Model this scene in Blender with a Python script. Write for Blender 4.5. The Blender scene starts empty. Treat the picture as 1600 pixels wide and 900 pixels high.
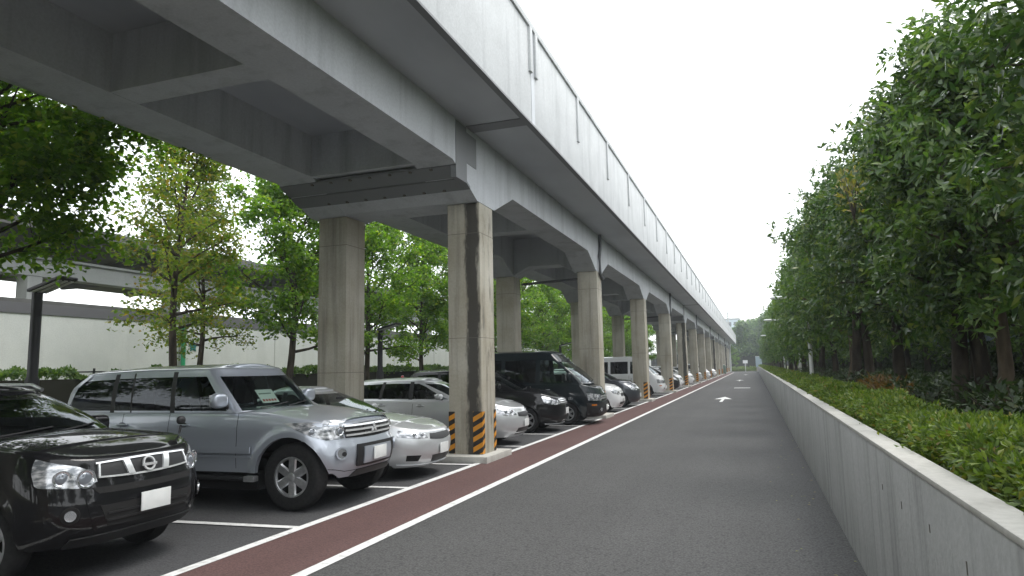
import bpy, bmesh, math, random
import numpy as np
from mathutils import Vector, Matrix
R = math.radians
C = bpy.context.scene.collection
S = bpy.context.scene

# ------------------------------------------------------------------ camera, sky, sun, exposure
F_PX, YAW, PITCH, ROLL = 1054.72, .340, .118, .020
cam_d = bpy.data.cameras.new('camera'); cam = bpy.data.objects.new('camera', cam_d); C.objects.link(cam)
cam_d.sensor_width = 36; cam_d.lens = F_PX / 1600 * 36; cam_d.clip_end = 3000; cam_d.clip_start = .05
cy, sy, cp, sp, cr, sr = math.cos(YAW), math.sin(YAW), math.cos(PITCH), math.sin(PITCH), math.cos(ROLL), math.sin(ROLL)
fw = Vector((-sy * cp, cy * cp, sp)); rt = Vector((cy, sy, 0)); up = rt.cross(fw)
r2 = rt * cr - up * sr; u2 = rt * sr + up * cr
cam.matrix_world = Matrix(((r2.x, u2.x, -fw.x, 0), (r2.y, u2.y, -fw.y, 0), (r2.z, u2.z, -fw.z, 1.75), (0, 0, 0, 1)))
S.camera = cam

SUN_EL, SUN_AZ = 64, 72          # degrees; azimuth clockwise from +Y (north)
w = bpy.data.worlds.new('World'); S.world = w; w.use_nodes = True
nt = w.node_tree; N = nt.nodes; L = nt.links; N.clear()
out = N.new('ShaderNodeOutputWorld'); bg = N.new('ShaderNodeBackground'); sky = N.new('ShaderNodeTexSky')
sky.sky_type = 'NISHITA'; sky.sun_disc = False; sky.sun_elevation = R(SUN_EL); sky.sun_rotation = R(SUN_AZ)
sky.air_density = 1.2; sky.dust_density = 3.0
mixn = N.new('ShaderNodeMix'); mixn.data_type = 'RGBA'; mixn.inputs[0].default_value = .86
mixn.inputs[7].default_value = (10.6, 10.9, 11.1, 1)          # the even white cloud layer
L.new(sky.outputs[0], mixn.inputs[6]); L.new(mixn.outputs[2], bg.inputs[0]); bg.inputs[1].default_value = .1
L.new(bg.outputs[0], out.inputs[0])
sd = bpy.data.lights.new('sun', 'SUN'); sd.energy = 1.0; sd.angle = R(25); sd.color = (1, .97, .92)
sun = bpy.data.objects.new('sun', sd); C.objects.link(sun)
az, el = R(SUN_AZ), R(SUN_EL)
sdir = Vector((math.sin(az) * math.cos(el), math.cos(az) * math.cos(el), math.sin(el)))
sun.rotation_euler = sdir.to_track_quat('Z', 'Y').to_euler(); sun.location = (0, 0, 60)
S.view_settings.view_transform = 'Standard'; S.view_settings.look = 'None'
S.view_settings.exposure = 1.2; S.view_settings.gamma = 1; S.view_settings.use_curve_mapping = False
S.cycles.max_bounces = 8; S.cycles.transparent_max_bounces = 12; S.cycles.sample_clamp_indirect = 6

# ------------------------------------------------------------------ materials
def new_mat(name):
    m = bpy.data.materials.new(name); m.use_nodes = True
    return m, m.node_tree.nodes, m.node_tree.links, m.node_tree.nodes['Principled BSDF']
def simple(name, col, rough=.6, metal=0, coat=0, spec=.5, emis=None):
    m, n, l, b = new_mat(name)
    b.inputs['Base Color'].default_value = (*col, 1); b.inputs['Roughness'].default_value = rough
    b.inputs['Metallic'].default_value = metal; b.inputs['Coat Weight'].default_value = coat
    b.inputs['Coat Roughness'].default_value = .04; b.inputs['Specular IOR Level'].default_value = spec
    return m
def noisy(name, c1, c2, scale=3, rough=.8, stretch=(1, 1, 1), bump=0, bscale=60, lo=.35, hi=.65, detail=6, c3=None, scale3=.4, lo3=.5, hi3=.7, spec=.3, metal=0, coat=0):
    """two colours blended by world-space noise, a third one in larger blotches, fine bump"""
    m, n, l, b = new_mat(name)
    g = n.new('ShaderNodeNewGeometry'); mp = n.new('ShaderNodeMapping'); mp.inputs['Scale'].default_value = stretch
    l.new(g.outputs['Position'], mp.inputs[0])
    t = n.new('ShaderNodeTexNoise'); t.inputs['Scale'].default_value = scale; t.inputs['Detail'].default_value = detail
    l.new(mp.outputs[0], t.inputs[0])
    rp = n.new('ShaderNodeValToRGB'); rp.color_ramp.elements[0].position = lo; rp.color_ramp.elements[1].position = hi
    rp.color_ramp.elements[0].color = (*c1, 1); rp.color_ramp.elements[1].color = (*c2, 1)
    l.new(t.outputs[0], rp.inputs[0]); col = rp.outputs[0]
    if c3:
        t3 = n.new('ShaderNodeTexNoise'); t3.inputs['Scale'].default_value = scale3; t3.inputs['Detail'].default_value = 5
        l.new(mp.outputs[0], t3.inputs[0])
        r3 = n.new('ShaderNodeValToRGB'); r3.color_ramp.elements[0].position = lo3; r3.color_ramp.elements[1].position = hi3
        r3.color_ramp.elements[0].color = (0, 0, 0, 1); r3.color_ramp.elements[1].color = (1, 1, 1, 1)
        l.new(t3.outputs[0], r3.inputs[0])
        mx = n.new('ShaderNodeMix'); mx.data_type = 'RGBA'; l.new(r3.outputs[0], mx.inputs[0]); l.new(col, mx.inputs[6])
        mx.inputs[7].default_value = (*c3, 1); col = mx.outputs[2]
    l.new(col, b.inputs['Base Color'])
    b.inputs['Roughness'].default_value = rough; b.inputs['Specular IOR Level'].default_value = spec
    b.inputs['Metallic'].default_value = metal; b.inputs['Coat Weight'].default_value = coat
    if bump:
        tb = n.new('ShaderNodeTexNoise'); tb.inputs['Scale'].default_value = bscale; tb.inputs['Detail'].default_value = 4
        l.new(g.outputs['Position'], tb.inputs[0])
        bp = n.new('ShaderNodeBump'); bp.inputs['Strength'].default_value = bump; bp.inputs['Distance'].default_value = .02
        l.new(tb.outputs[0], bp.inputs['Height']); l.new(bp.outputs[0], b.inputs['Normal'])
    return m

def asphalt_mat(name, base, tint=(1, 1, 1), speck=.5):
    m, n, l, b = new_mat(name)
    g = n.new('ShaderNodeNewGeometry')
    t1 = n.new('ShaderNodeTexNoise'); t1.inputs['Scale'].default_value = 75; t1.inputs['Detail'].default_value = 5; l.new(g.outputs[0], t1.inputs[0])
    t2 = n.new('ShaderNodeTexNoise'); t2.inputs['Scale'].default_value = .55; t2.inputs['Detail'].default_value = 6; l.new(g.outputs[0], t2.inputs[0])
    mp = n.new('ShaderNodeMapping'); mp.inputs['Scale'].default_value = (1.6, .06, 1); l.new(g.outputs[0], mp.inputs[0])
    t3 = n.new('ShaderNodeTexNoise'); t3.inputs['Scale'].default_value = 1; t3.inputs['Detail'].default_value = 4; l.new(mp.outputs[0], t3.inputs[0])
    v = n.new('ShaderNodeTexVoronoi'); v.inputs['Scale'].default_value = 48; l.new(g.outputs[0], v.inputs[0])
    def mul(a, k, c):
        x = n.new('ShaderNodeMath'); x.operation = 'MULTIPLY_ADD'; l.new(a, x.inputs[0]); x.inputs[1].default_value = k; x.inputs[2].default_value = c; return x.outputs[0]
    def prod(a, bb):
        x = n.new('ShaderNodeMath'); x.operation = 'MULTIPLY'; l.new(a, x.inputs[0]); l.new(bb, x.inputs[1]); return x.outputs[0]
    f = prod(prod(mul(t1.outputs[0], 1.6 * speck, 1 - .8 * speck), mul(t2.outputs[0], .34, .83)), prod(mul(t3.outputs[0], .35, .825), mul(v.outputs['Distance'], -.9 * speck, 1.25)))
    mx = n.new('ShaderNodeVectorMath'); mx.operation = 'SCALE'; mx.inputs[0].default_value = tuple(base[i] * tint[i] for i in range(3)); l.new(f, mx.inputs['Scale'])
    l.new(mx.outputs[0], b.inputs['Base Color']); b.inputs['Roughness'].default_value = .82; b.inputs['Specular IOR Level'].default_value = .35
    bp = n.new('ShaderNodeBump'); bp.inputs['Strength'].default_value = .5; bp.inputs['Distance'].default_value = .006
    l.new(v.outputs['Distance'], bp.inputs['Height']); l.new(bp.outputs[0], b.inputs['Normal'])
    return m

def concrete_mat(name, base, dark, streak=.5, sx=3.2, rough=.8, warm=None, top=None):
    """weathered concrete: fine mottling plus vertical run marks, optionally a warm second tone"""
    m, n, l, b = new_mat(name)
    g = n.new('ShaderNodeNewGeometry')
    t1 = n.new('ShaderNodeTexNoise'); t1.inputs['Scale'].default_value = 1.3; t1.inputs['Detail'].default_value = 8; l.new(g.outputs[0], t1.inputs[0])
    r1 = n.new('ShaderNodeValToRGB'); r1.color_ramp.elements[0].position = .3; r1.color_ramp.elements[1].position = .72
    r1.color_ramp.elements[0].color = (*(warm or tuple(c * .86 for c in base)), 1); r1.color_ramp.elements[1].color = (*base, 1); l.new(t1.outputs[0], r1.inputs[0])
    mp = n.new('ShaderNodeMapping'); mp.inputs['Scale'].default_value = (sx, sx, .16); l.new(g.outputs[0], mp.inputs[0])
    t2 = n.new('ShaderNodeTexNoise'); t2.inputs['Scale'].default_value = 1.6; t2.inputs['Detail'].default_value = 7; t2.inputs['Roughness'].default_value = .62; l.new(mp.outputs[0], t2.inputs[0])
    r2_ = n.new('ShaderNodeValToRGB'); r2_.color_ramp.elements[0].position = .5; r2_.color_ramp.elements[1].position = .74
    r2_.color_ramp.elements[0].color = (0, 0, 0, 1); r2_.color_ramp.elements[1].color = (streak, streak, streak, 1); l.new(t2.outputs[0], r2_.inputs[0])
    mx = n.new('ShaderNodeMix'); mx.data_type = 'RGBA'; l.new(r2_.outputs[0], mx.inputs[0]); l.new(r1.outputs[0], mx.inputs[6]); mx.inputs[7].default_value = (*dark, 1)
    t4 = n.new('ShaderNodeTexNoise'); t4.inputs['Scale'].default_value = 28; t4.inputs['Detail'].default_value = 4; l.new(g.outputs[0], t4.inputs[0])
    hs = n.new('ShaderNodeMath'); hs.operation = 'MULTIPLY_ADD'; l.new(t4.outputs[0], hs.inputs[0]); hs.inputs[1].default_value = .35; hs.inputs[2].default_value = .825
    sc = n.new('ShaderNodeVectorMath'); sc.operation = 'SCALE'; l.new(mx.outputs[2], sc.inputs[0]); l.new(hs.outputs[0], sc.inputs['Scale'])
    l.new(sc.outputs[0], b.inputs['Base Color']); b.inputs['Roughness'].default_value = rough; b.inputs['Specular IOR Level'].default_value = .3
    bp = n.new('ShaderNodeBump'); bp.inputs['Strength'].default_value = .25; bp.inputs['Distance'].default_value = .01
    l.new(t4.outputs[0], bp.inputs['Height']); l.new(bp.outputs[0], b.inputs['Normal'])
    return m

def leaf_mat(name, cols, trans=.35, rough=.42):
    """leaf colours vary leaf by leaf (random per mesh island); some light passes through"""
    m, n, l, b = new_mat(name)
    g = n.new('ShaderNodeNewGeometry'); rp = n.new('ShaderNodeValToRGB'); e = rp.color_ramp.elements
    while len(e) < len(cols): e.new(.5)
    for i, (p, c) in enumerate(cols): e[i].position = p; e[i].color = (*c, 1)
    l.new(g.outputs['Random Per Island'], rp.inputs[0])
    b.inputs['Roughness'].default_value = rough; b.inputs['Specular IOR Level'].default_value = .45
    l.new(rp.outputs[0], b.inputs['Base Color'])
    tr = n.new('ShaderNodeBsdfTranslucent'); hs = n.new('ShaderNodeVectorMath'); hs.operation = 'MULTIPLY'; hs.inputs[1].default_value = (1.5, 1.7, .6)
    l.new(rp.outputs[0], hs.inputs[0]); l.new(hs.outputs[0], tr.inputs[0])
    mx = n.new('ShaderNodeMixShader'); mx.inputs[0].default_value = trans
    l.new(b.outputs[0], mx.inputs[1]); l.new(tr.outputs[0], mx.inputs[2]); l.new(mx.outputs[0], n['Material Output'].inputs[0])
    return m

def glass_mat(name, tint, gloss=(.9, .95, 1)):
    m, n, l, b = new_mat(name); n.remove(b)
    tr = n.new('ShaderNodeBsdfTransparent'); tr.inputs[0].default_value = (*tint, 1)
    gl = n.new('ShaderNodeBsdfGlossy'); gl.inputs['Roughness'].default_value = .015; gl.inputs[0].default_value = (*gloss, 1)
    fr = n.new('ShaderNodeFresnel'); fr.inputs[0].default_value = 1.5
    mx = n.new('ShaderNodeMixShader'); l.new(fr.outputs[0], mx.inputs[0]); l.new(tr.outputs[0], mx.inputs[1]); l.new(gl.outputs[0], mx.inputs[2])
    l.new(mx.outputs[0], n['Material Output'].inputs[0])
    return m

def stripe_mat(name):
    m, n, l, b = new_mat(name)
    uv = n.new('ShaderNodeUVMap'); sx = n.new('ShaderNodeSeparateXYZ'); l.new(uv.outputs[0], sx.inputs[0])
    a = n.new('ShaderNodeMath'); a.operation = 'MULTIPLY_ADD'; l.new(sx.outputs[0], a.inputs[0]); a.inputs[1].default_value = -.55; l.new(sx.outputs[1], a.inputs[2])
    d = n.new('ShaderNodeMath'); d.operation = 'DIVIDE'; l.new(a.outputs[0], d.inputs[0]); d.inputs[1].default_value = .19
    f = n.new('ShaderNodeMath'); f.operation = 'FRACT'; l.new(d.outputs[0], f.inputs[0])
    c = n.new('ShaderNodeMath'); c.operation = 'GREATER_THAN'; l.new(f.outputs[0], c.inputs[0]); c.inputs[1].default_value = .5
    mx = n.new('ShaderNodeMix'); mx.data_type = 'RGBA'; l.new(c.outputs[0], mx.inputs[0])
    mx.inputs[6].default_value = (.018, .016, .014, 1); mx.inputs[7].default_value = (.62, .26, .02, 1)
    l.new(mx.outputs[2], b.inputs['Base Color']); b.inputs['Roughness'].default_value = .5
    return m

M = {}
M['ground'] = noisy('soil_and_grass', (.05, .07, .02), (.09, .1, .035), 1.5, .95, c3=(.11, .085, .055), scale3=.3)
M['road'] = asphalt_mat('road_asphalt', (.088, .0875, .087), speck=.9)
M['lot'] = asphalt_mat('lot_asphalt', (.07, .07, .073), speck=.7)
M['red'] = asphalt_mat('red_asphalt', (.108, .061, .057), speck=.6)
M['white_paint'] = noisy('road_paint', (.5, .5, .49), (.74, .74, .73), 9, .7, bump=.2, lo=.25, hi=.5, c3=(.3, .3, .3), scale3=14, lo3=.6, hi3=.8)
M['wall_conc'] = concrete_mat('retaining_wall_concrete', (.45, .455, .45), (.17, .17, .165), .75, 3.4, warm=(.375, .38, .372))
M['cap_conc'] = concrete_mat('coping_concrete', (.5, .49, .455), (.26, .25, .22), .6, 2.5)
M['col_conc'] = concrete_mat('column_concrete', (.50, .475, .405), (.15, .138, .115), .7, 3.2, warm=(.37, .335, .26))
def stained(name, xc, hw):
    """column concrete with a dark irregular run-off band down one edge"""
    m = concrete_mat(name, (.50, .475, .405), (.15, .138, .115), .7, 3.2, warm=(.37, .335, .26)); n, l, b = m.node_tree.nodes, m.node_tree.links, m.node_tree.nodes['Principled BSDF']
    src = b.inputs['Base Color'].links[0].from_socket
    g = n.new('ShaderNodeNewGeometry'); sx = n.new('ShaderNodeSeparateXYZ'); l.new(g.outputs[0], sx.inputs[0])
    mp = n.new('ShaderNodeMapping'); mp.inputs['Scale'].default_value = (2, 2, .5); l.new(g.outputs[0], mp.inputs[0])
    t = n.new('ShaderNodeTexNoise'); t.inputs['Scale'].default_value = 2.5; t.inputs['Detail'].default_value = 9; t.inputs['Roughness'].default_value = .7; l.new(mp.outputs[0], t.inputs[0])
    def ma(op, a, c, d=None):
        x = n.new('ShaderNodeMath'); x.operation = op
        for i, q in enumerate((a, c, d)):
            if q is None: continue
            if isinstance(q, (int, float)): x.inputs[i].default_value = q
            else: l.new(q, x.inputs[i])
        return x.outputs[0]
    dist = ma('ABSOLUTE', ma('SUBTRACT', sx.outputs[0], xc), 0)
    k = ma('MULTIPLY_ADD', t.outputs[0], .34, ma('MULTIPLY', dist, -1.0)); k = ma('SUBTRACT', k, .17 - hw)
    k = ma('MULTIPLY', k, 14); cl = n.new('ShaderNodeClamp'); l.new(k, cl.inputs[0]); cl.inputs[2].default_value = .93
    mx = n.new('ShaderNodeMix'); mx.data_type = 'RGBA'; l.new(cl.outputs[0], mx.inputs[0]); l.new(src, mx.inputs[6]); mx.inputs[7].default_value = (.045, .042, .036, 1)
    l.new(mx.outputs[2], b.inputs['Base Color']); return m
M['col_stain'] = stained('stained_column_concrete', -4.97 - .17, .16)
M['joint'] = simple('form_joint', (.15, .14, .12), .9)
M['paint_grey'] = concrete_mat('painted_beam', (.51, .53, .55), (.27, .28, .29), .65, 1.8, rough=.5)
M['parapet'] = concrete_mat('parapet_paint', (.53, .545, .55), (.27, .28, .285), .6, 1.6, rough=.55)
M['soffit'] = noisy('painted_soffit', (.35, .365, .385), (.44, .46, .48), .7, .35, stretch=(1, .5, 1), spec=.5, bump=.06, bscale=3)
M['steel_dark'] = simple('dark_joint_plate', (.19, .197, .203), .6)
M['dark_stain'] = noisy('run_off_stain', (.035, .033, .03), (.16, .15, .125), 6, .85, stretch=(3, 3, .3))
M['tape'] = stripe_mat('hazard_stripes')
M['pipe'] = simple('pipe_grey', (.11, .115, .12), .5)
M['black_metal'] = simple('black_painted_metal', (.012, .012, .014), .45)
M['lamp_white'] = simple('lamp_white', (.75, .76, .76), .4)
M['barrier'] = concrete_mat('barrier_panel', (.58, .60, .58), (.42, .44, .42), .5, .8, warm=(.52, .545, .53))
M['band'] = simple('barrier_band', (.11, .11, .12), .6)
M['station'] = concrete_mat('station_steel', (.40, .41, .40), (.2, .2, .2), .5, 1)
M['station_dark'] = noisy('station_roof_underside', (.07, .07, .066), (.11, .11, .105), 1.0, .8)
M['bark'] = noisy('bark', (.03, .024, .018), (.085, .068, .05), 9, .9, stretch=(1, 1, .25), bump=.6, bscale=24)
M['bark_dark'] = noisy('dark_bark', (.028, .023, .018), (.075, .062, .048), 9, .9, stretch=(1, 1, .25), bump=.6, bscale=24)
M['bark_tan'] = noisy('tan_bark', (.07, .052, .035), (.14, .11, .08), 9, .9, stretch=(1, 1, .25), bump=.5, bscale=24)
M['leaf_maple'] = leaf_mat('broad_leaves', [(0, (.06, .125, .016)), (.5, (.105, .195, .025)), (.85, (.155, .25, .035)), (1, (.22, .25, .04))], .6, .5)
M['leaf_yellow'] = leaf_mat('yellowing_leaves', [(0, (.07, .13, .02)), (.5, (.13, .18, .03)), (.88, (.21, .21, .04)), (1, (.24, .15, .03))], .55, .55)
M['leaf_ever'] = leaf_mat('evergreen_leaves', [(0, (.028, .064, .02)), (.5, (.055, .105, .03)), (.85, (.095, .15, .038)), (1, (.17, .2, .05))], .32, .3)
M['leaf_ever2'] = leaf_mat('light_evergreen_leaves', [(0, (.045, .095, .026)), (.55, (.085, .15, .04)), (1, (.14, .2, .055))], .4, .4)
M['leaf_autumn'] = leaf_mat('ochre_leaves', [(0, (.12, .13, .03)), (.6, (.2, .185, .05)), (1, (.24, .17, .05))], .35, .5)
M['leaf_hedge'] = leaf_mat('hedge_leaves', [(0, (.055, .1, .016)), (.5, (.105, .165, .025)), (.9, (.18, .235, .038)), (1, (.22, .16, .05))], .32, .45)
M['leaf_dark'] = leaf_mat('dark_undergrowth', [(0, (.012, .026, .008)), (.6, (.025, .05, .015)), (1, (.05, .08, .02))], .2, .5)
M['leaf_dead'] = leaf_mat('dead_fern', [(0, (.09, .045, .018)), (.6, (.16, .085, .035)), (1, (.06, .07, .02))], .3, .7)
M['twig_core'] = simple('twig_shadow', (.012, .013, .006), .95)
M['blue_wall'] = noisy('blue_grey_cladding', (.10, .135, .17), (.13, .17, .205), 1.2, .6)

# ------------------------------------------------------------------ helpers
def tag(o, label=None, cat=None, group=None, kind=None):
    if label: o['label'] = label
    if cat: o['category'] = cat
    if group: o['group'] = group
    if kind: o['kind'] = kind
    return o
def empty(name, loc=(0, 0, 0), rz=0, label=None, cat=None, group=None, parent=None):
    o = bpy.data.objects.new(name, None); C.objects.link(o); o.location = loc; o.rotation_euler = (0, 0, rz); o.empty_display_size = .2
    if parent: o.parent = parent
    return tag(o, label, cat, group)
def link_mesh(name, me, parent=None):
    o = bpy.data.objects.new(name, me); C.objects.link(o)
    if parent: o.parent = parent
    return o
def pyobj(name, verts, faces, mat, parent=None, smooth=None, uvs=None):
    me = bpy.data.meshes.new(name); me.from_pydata([tuple(v) for v in verts], [], faces); me.update()
    for m in (mat if isinstance(mat, (list, tuple)) else [mat]): me.materials.append(m)
    if smooth is not None:
        me.polygons.foreach_set('use_smooth', [True] * len(me.polygons)); me.set_sharp_from_angle(angle=R(smooth))
    return link_mesh(name, me, parent)
class MB:
    """collects shapes of one part into one mesh"""
    def __init__(s): s.v = []; s.f = []
    def add(s, v, f):
        k = len(s.v); s.v += [Vector(p) for p in v]; s.f += [tuple(i + k for i in q) for q in f]; return s
    def box(s, c, d, rot=None, b=0):
        x, y, z = (q / 2 for q in d); pts = [Vector((i * x, j * y, k * z)) for i in (-1, 1) for j in (-1, 1) for k in (-1, 1)]
        if rot is not None: pts = [rot @ p for p in pts]
        return s.add([Vector(c) + p for p in pts], [(0, 1, 3, 2), (4, 6, 7, 5), (0, 4, 5, 1), (2, 3, 7, 6), (0, 2, 6, 4), (1, 5, 7, 3)])
    def mm(s, x0, x1, y0, y1, z0, z1): return s.box(((x0 + x1) / 2, (y0 + y1) / 2, (z0 + z1) / 2), (x1 - x0, y1 - y0, z1 - z0))
    def tube(s, pts, rad, n=10, cap=True):
        pts = [Vector(p) for p in pts]; rad = rad if isinstance(rad, (list, tuple)) else [rad] * len(pts); rings = []
        for i, p in enumerate(pts):
            d = (pts[min(i + 1, len(pts) - 1)] - pts[max(i - 1, 0)]).normalized()
            a = d.cross(Vector((0, 0, 1)) if abs(d.z) < .9 else Vector((1, 0, 0))).normalized(); b = d.cross(a)
            rings.append([p + (a * math.cos(t * 2 * math.pi / n) + b * math.sin(t * 2 * math.pi / n)) * rad[i] for t in range(n)])
        v = [q for r_ in rings for q in r_]; f = []
        for i in range(len(pts) - 1):
            for t in range(n): f.append((i * n + t, i * n + (t + 1) % n, (i + 1) * n + (t + 1) % n, (i + 1) * n + t))
        if cap: f += [tuple(range(n))[::-1], tuple((len(pts) - 1) * n + t for t in range(n))]
        return s.add(v, f)
    def prism(s, poly, axis, a, b):
        """extrude a 2-D polygon (y,z) along x, or (x,z) along y, or (x,y) along z"""
        def P(p, t): return (t, p[0], p[1]) if axis == 'x' else ((p[0], t, p[1]) if axis == 'y' else (p[0], p[1], t))
        n = len(poly); v = [P(p, a) for p in poly] + [P(p, b) for p in poly]
        return s.add(v, [tuple(range(n)), tuple(range(2 * n - 1, n - 1, -1))] + [(i, i + n, (i + 1) % n + n, (i + 1) % n) for i in range(n)])
    def lathe(s, prof, axis_pt=(0, 0, 0), n=32, close=False):
        """profile (r, y) revolved about the y axis through axis_pt"""
        ax = Vector(axis_pt); v = []; f = []; k = len(prof)
        for t in range(n):
            a = t * 2 * math.pi / n
            for r_, y in prof: v.append(ax + Vector((r_ * math.cos(a), y, r_ * math.sin(a))))
        for t in range(n):
            for i in range(k - 1 if not close else k):
                f.append((t * k + i, t * k + (i + 1) % k, ((t + 1) % n) * k + (i + 1) % k, ((t + 1) % n) * k + i))
        return s.add(v, f)
    def build(s, name, mat, parent=None, smooth=None, bevel=0, fix=True):
        bm = bmesh.new()
        vs = [bm.verts.new(p) for p in s.v]
        for q in s.f:
            try: bm.faces.new([vs[i] for i in q])
            except ValueError: pass
        if fix: bmesh.ops.recalc_face_normals(bm, faces=bm.faces)
        if bevel: bmesh.ops.bevel(bm, geom=[e for e in bm.edges if len(e.link_faces) == 2 and e.calc_face_angle(0) > .5], offset=bevel, segments=2, affect='EDGES', profile=.6)
        me = bpy.data.meshes.new(name); bm.to_mesh(me); bm.free()
        for m in (mat if isinstance(mat, (list, tuple)) else [mat]): me.materials.append(m)
        if smooth is not None or bevel:
            me.polygons.foreach_set('use_smooth', [True] * len(me.polygons)); me.set_sharp_from_angle(angle=R(smooth or 35))
        return link_mesh(name, me, parent)
def copy_tree(o, parent=None):
    c = o.copy(); C.objects.link(c)
    if parent: c.parent = parent; c.matrix_parent_inverse = o.matrix_parent_inverse
    for ch in list(o.children): copy_tree(ch, c)
    return c
def sheet(name, x0, x1, y0, y1, z, mat, ny=1, kind='structure'):
    v = []; f = []
    for j in range(ny + 1):
        y = y0 + (y1 - y0) * j / ny; v += [(x0, y, z), (x1, y, z)]
    for j in range(ny): f.append((2 * j, 2 * j + 1, 2 * j + 3, 2 * j + 2))
    return tag(pyobj(name, v, f, mat), kind=kind)

# ------------------------------------------------------------------ ground, road, markings
XW, XL, XB = .773, -3.80, -4.93             # retaining wall face, lane line, bay line
P0, SPAN, CW, CD = 12.19, 10.72, .70, .73    # first column, spacing, column width and depth
Y0, Y1 = -60, 168
sheet('ground', -900, 900, -300, 1500, -.012, M['ground'])
sheet('parking_lot', -13.2, XB, Y0, 160, -.004, M['lot'])
sheet('road', XB - .02, XW + .05, Y0, Y1, 0, M['road'])
sheet('red_footway', XB, XL - .06, Y0, 138, .004, M['red'])
def paint(name, poly, z=.008): return tag(pyobj(name, [(x, y, z) for x, y in poly], [tuple(range(len(poly)))], M['white_paint']), kind='structure')
paint('lane_line', [(XL - .07, Y0), (XL + .06, Y0), (XL + .06, 140), (XL - .07, 140)])
COLS = [P0 + SPAN * k for k in range(-5, 15)]
SK = math.tan(R(4))
for i, c in enumerate(COLS):
    # kerb-side line of the bays is broken by each column footing
    a, b = c + CD + .42, c + SPAN - .32
    paint('bay_edge_line', [(XB - .06, a), (XB + .06, a), (XB + .06, b), (XB - .06, b)], .0085)
    for dy in (2.4, 5.15, 7.75):
        yb = c + dy
        paint('bay_line', [(XB - .06, yb - .055), (XB - .06, yb + .055), (XB - 5.2, yb + .055 - 5.2 * SK), (XB - 5.2, yb - .055 - 5.2 * SK)], .008)
    yb = c - .5
    paint('bay_line', [(XB - .06, yb - .055), (XB - .06, yb + .055), (XB - 5.2, yb + .055 - 5.2 * SK), (XB - 5.2, yb - .055 - 5.2 * SK)], .008)
def arrow(x, y):
    paint('direction_arrow', [(x - .07, y), (x + .07, y), (x + .07, y + 2.6), (x + .42, y + 2.5), (x, y + 5), (x - .42, y + 2.5), (x - .07, y + 2.6)])
arrow(-1.55, 33.0); arrow(-1.5, 72); paint('stop_bar', [(-1.45, 51.2), (-.35, 51.2), (-.35, 52.1), (-1.45, 52.1)]); arrow(-1.3, 108)
paint('stop_bar', [(-3.6, 139), (.7, 139), (.7, 139.6), (-3.6, 139.6)])
# planted strip on the right, 0.95 m above the road
MB().mm(XW + .14, 30, Y0, Y1, -.3, .98).build('planting_bed', M['ground'])['kind'] = 'structure'
sheet('verge', -60, -13.2, Y0, 160, .0, M['ground'])

# ------------------------------------------------------------------ retaining wall
wall = empty('retaining_wall', (XW + .07, 6, 0), 0, 'long low grey concrete retaining wall edging the road below the hedge', 'wall')
JW = 7.73
WT = 1.178
ys = [Y0] + [JW + 12.0 * k for k in range(-4, 14)]
mb = MB(); mc = MB(); mj = MB()
for a, b in zip(ys[:-1], ys[1:]):
    mb.mm(XW, XW + .14, a + .006, b - .006, -.2, WT - .03); mc.mm(XW - .004, XW + .145, a + .006, b - .006, WT - .03, WT)
    mj.mm(XW + .004, XW + .13, b - .006, b + .006, 0, WT - .004)
def rel(o, root):
    o.parent = root; o.matrix_parent_inverse = Matrix.LocRotScale(root.location, root.rotation_euler, None).inverted(); return o
rel(mb.build('wall_face', M['wall_conc'], bevel=.008), wall); rel(mc.build('coping', M['cap_conc'], bevel=.007), wall); rel(mj.build('joint_filler', M['joint']), wall)

for y_, z_, h_ in ((5.27, .9, .018), (4.64, .9, .022), (3.95, .92, .02), (3.33, .9, .028), (19.41, .55, .07)):
    rel(MB().mm(XW - .0025, XW + .01, y_ - .006, y_ + .006, z_ - h_, z_ + h_).build('stain_mark', M['joint']), wall)

# ------------------------------------------------------------------ viaduct
VX = -4.97                                   # road-side face of columns and outer beam
ICX = -8.03                                  # road-side face of the inner columns
ZC, ZB, ZS, ZP = 5.05, 5.57, 6.40, 8.42      # column top, beam bottom, soffit, parapet top
EX = -3.73                                   # outer edge of the deck
via = empty('viaduct', (-6.8, 70, 0), 0, 'long grey concrete railway viaduct on rows of square columns above the parked cars', 'viaduct')
VE = COLS[-1] + 8
def vpart(mb, name, mat, parent=None, **k):
    o = mb.build(name, mat, None, **k); return rel(o, parent or via)
# longitudinal beams with haunches over the columns
def beam_profile():
    pts = [(-48, ZS), (-48, ZB)]
    for c in COLS: pts += [(c - 1.25, ZB), (c - .1, ZC), (c + CD + .1, ZC), (c + CD + 1.3, ZB)]
    return pts + [(VE, ZB), (VE, ZS)]
def beam(x0, x1):
    pts = beam_profile()[1:-1]; m = MB()
    n = len(pts); v = []
    for x in (x0, x1):
        v += [(x, y, z) for y, z in pts] + [(x, y, ZS) for y, z in pts]
    f = []
    for i in range(n - 1):
        f += [(i, i + 1, n + i + 1, n + i), (2 * n + i, 3 * n + i, 3 * n + i + 1, 2 * n + i + 1), (i, 2 * n + i, 2 * n + i + 1, i + 1)]
    f += [(0, n, 3 * n, 2 * n), (n - 1, 3 * n - 1 , 4 * n - 1, 2 * n - 1)]
    return m.add(v, f)
vpart(beam(VX - .80, VX), 'beam', M['paint_grey'])
vpart(beam(ICX - .84, ICX + .02), 'beam', M['paint_grey'])
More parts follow.
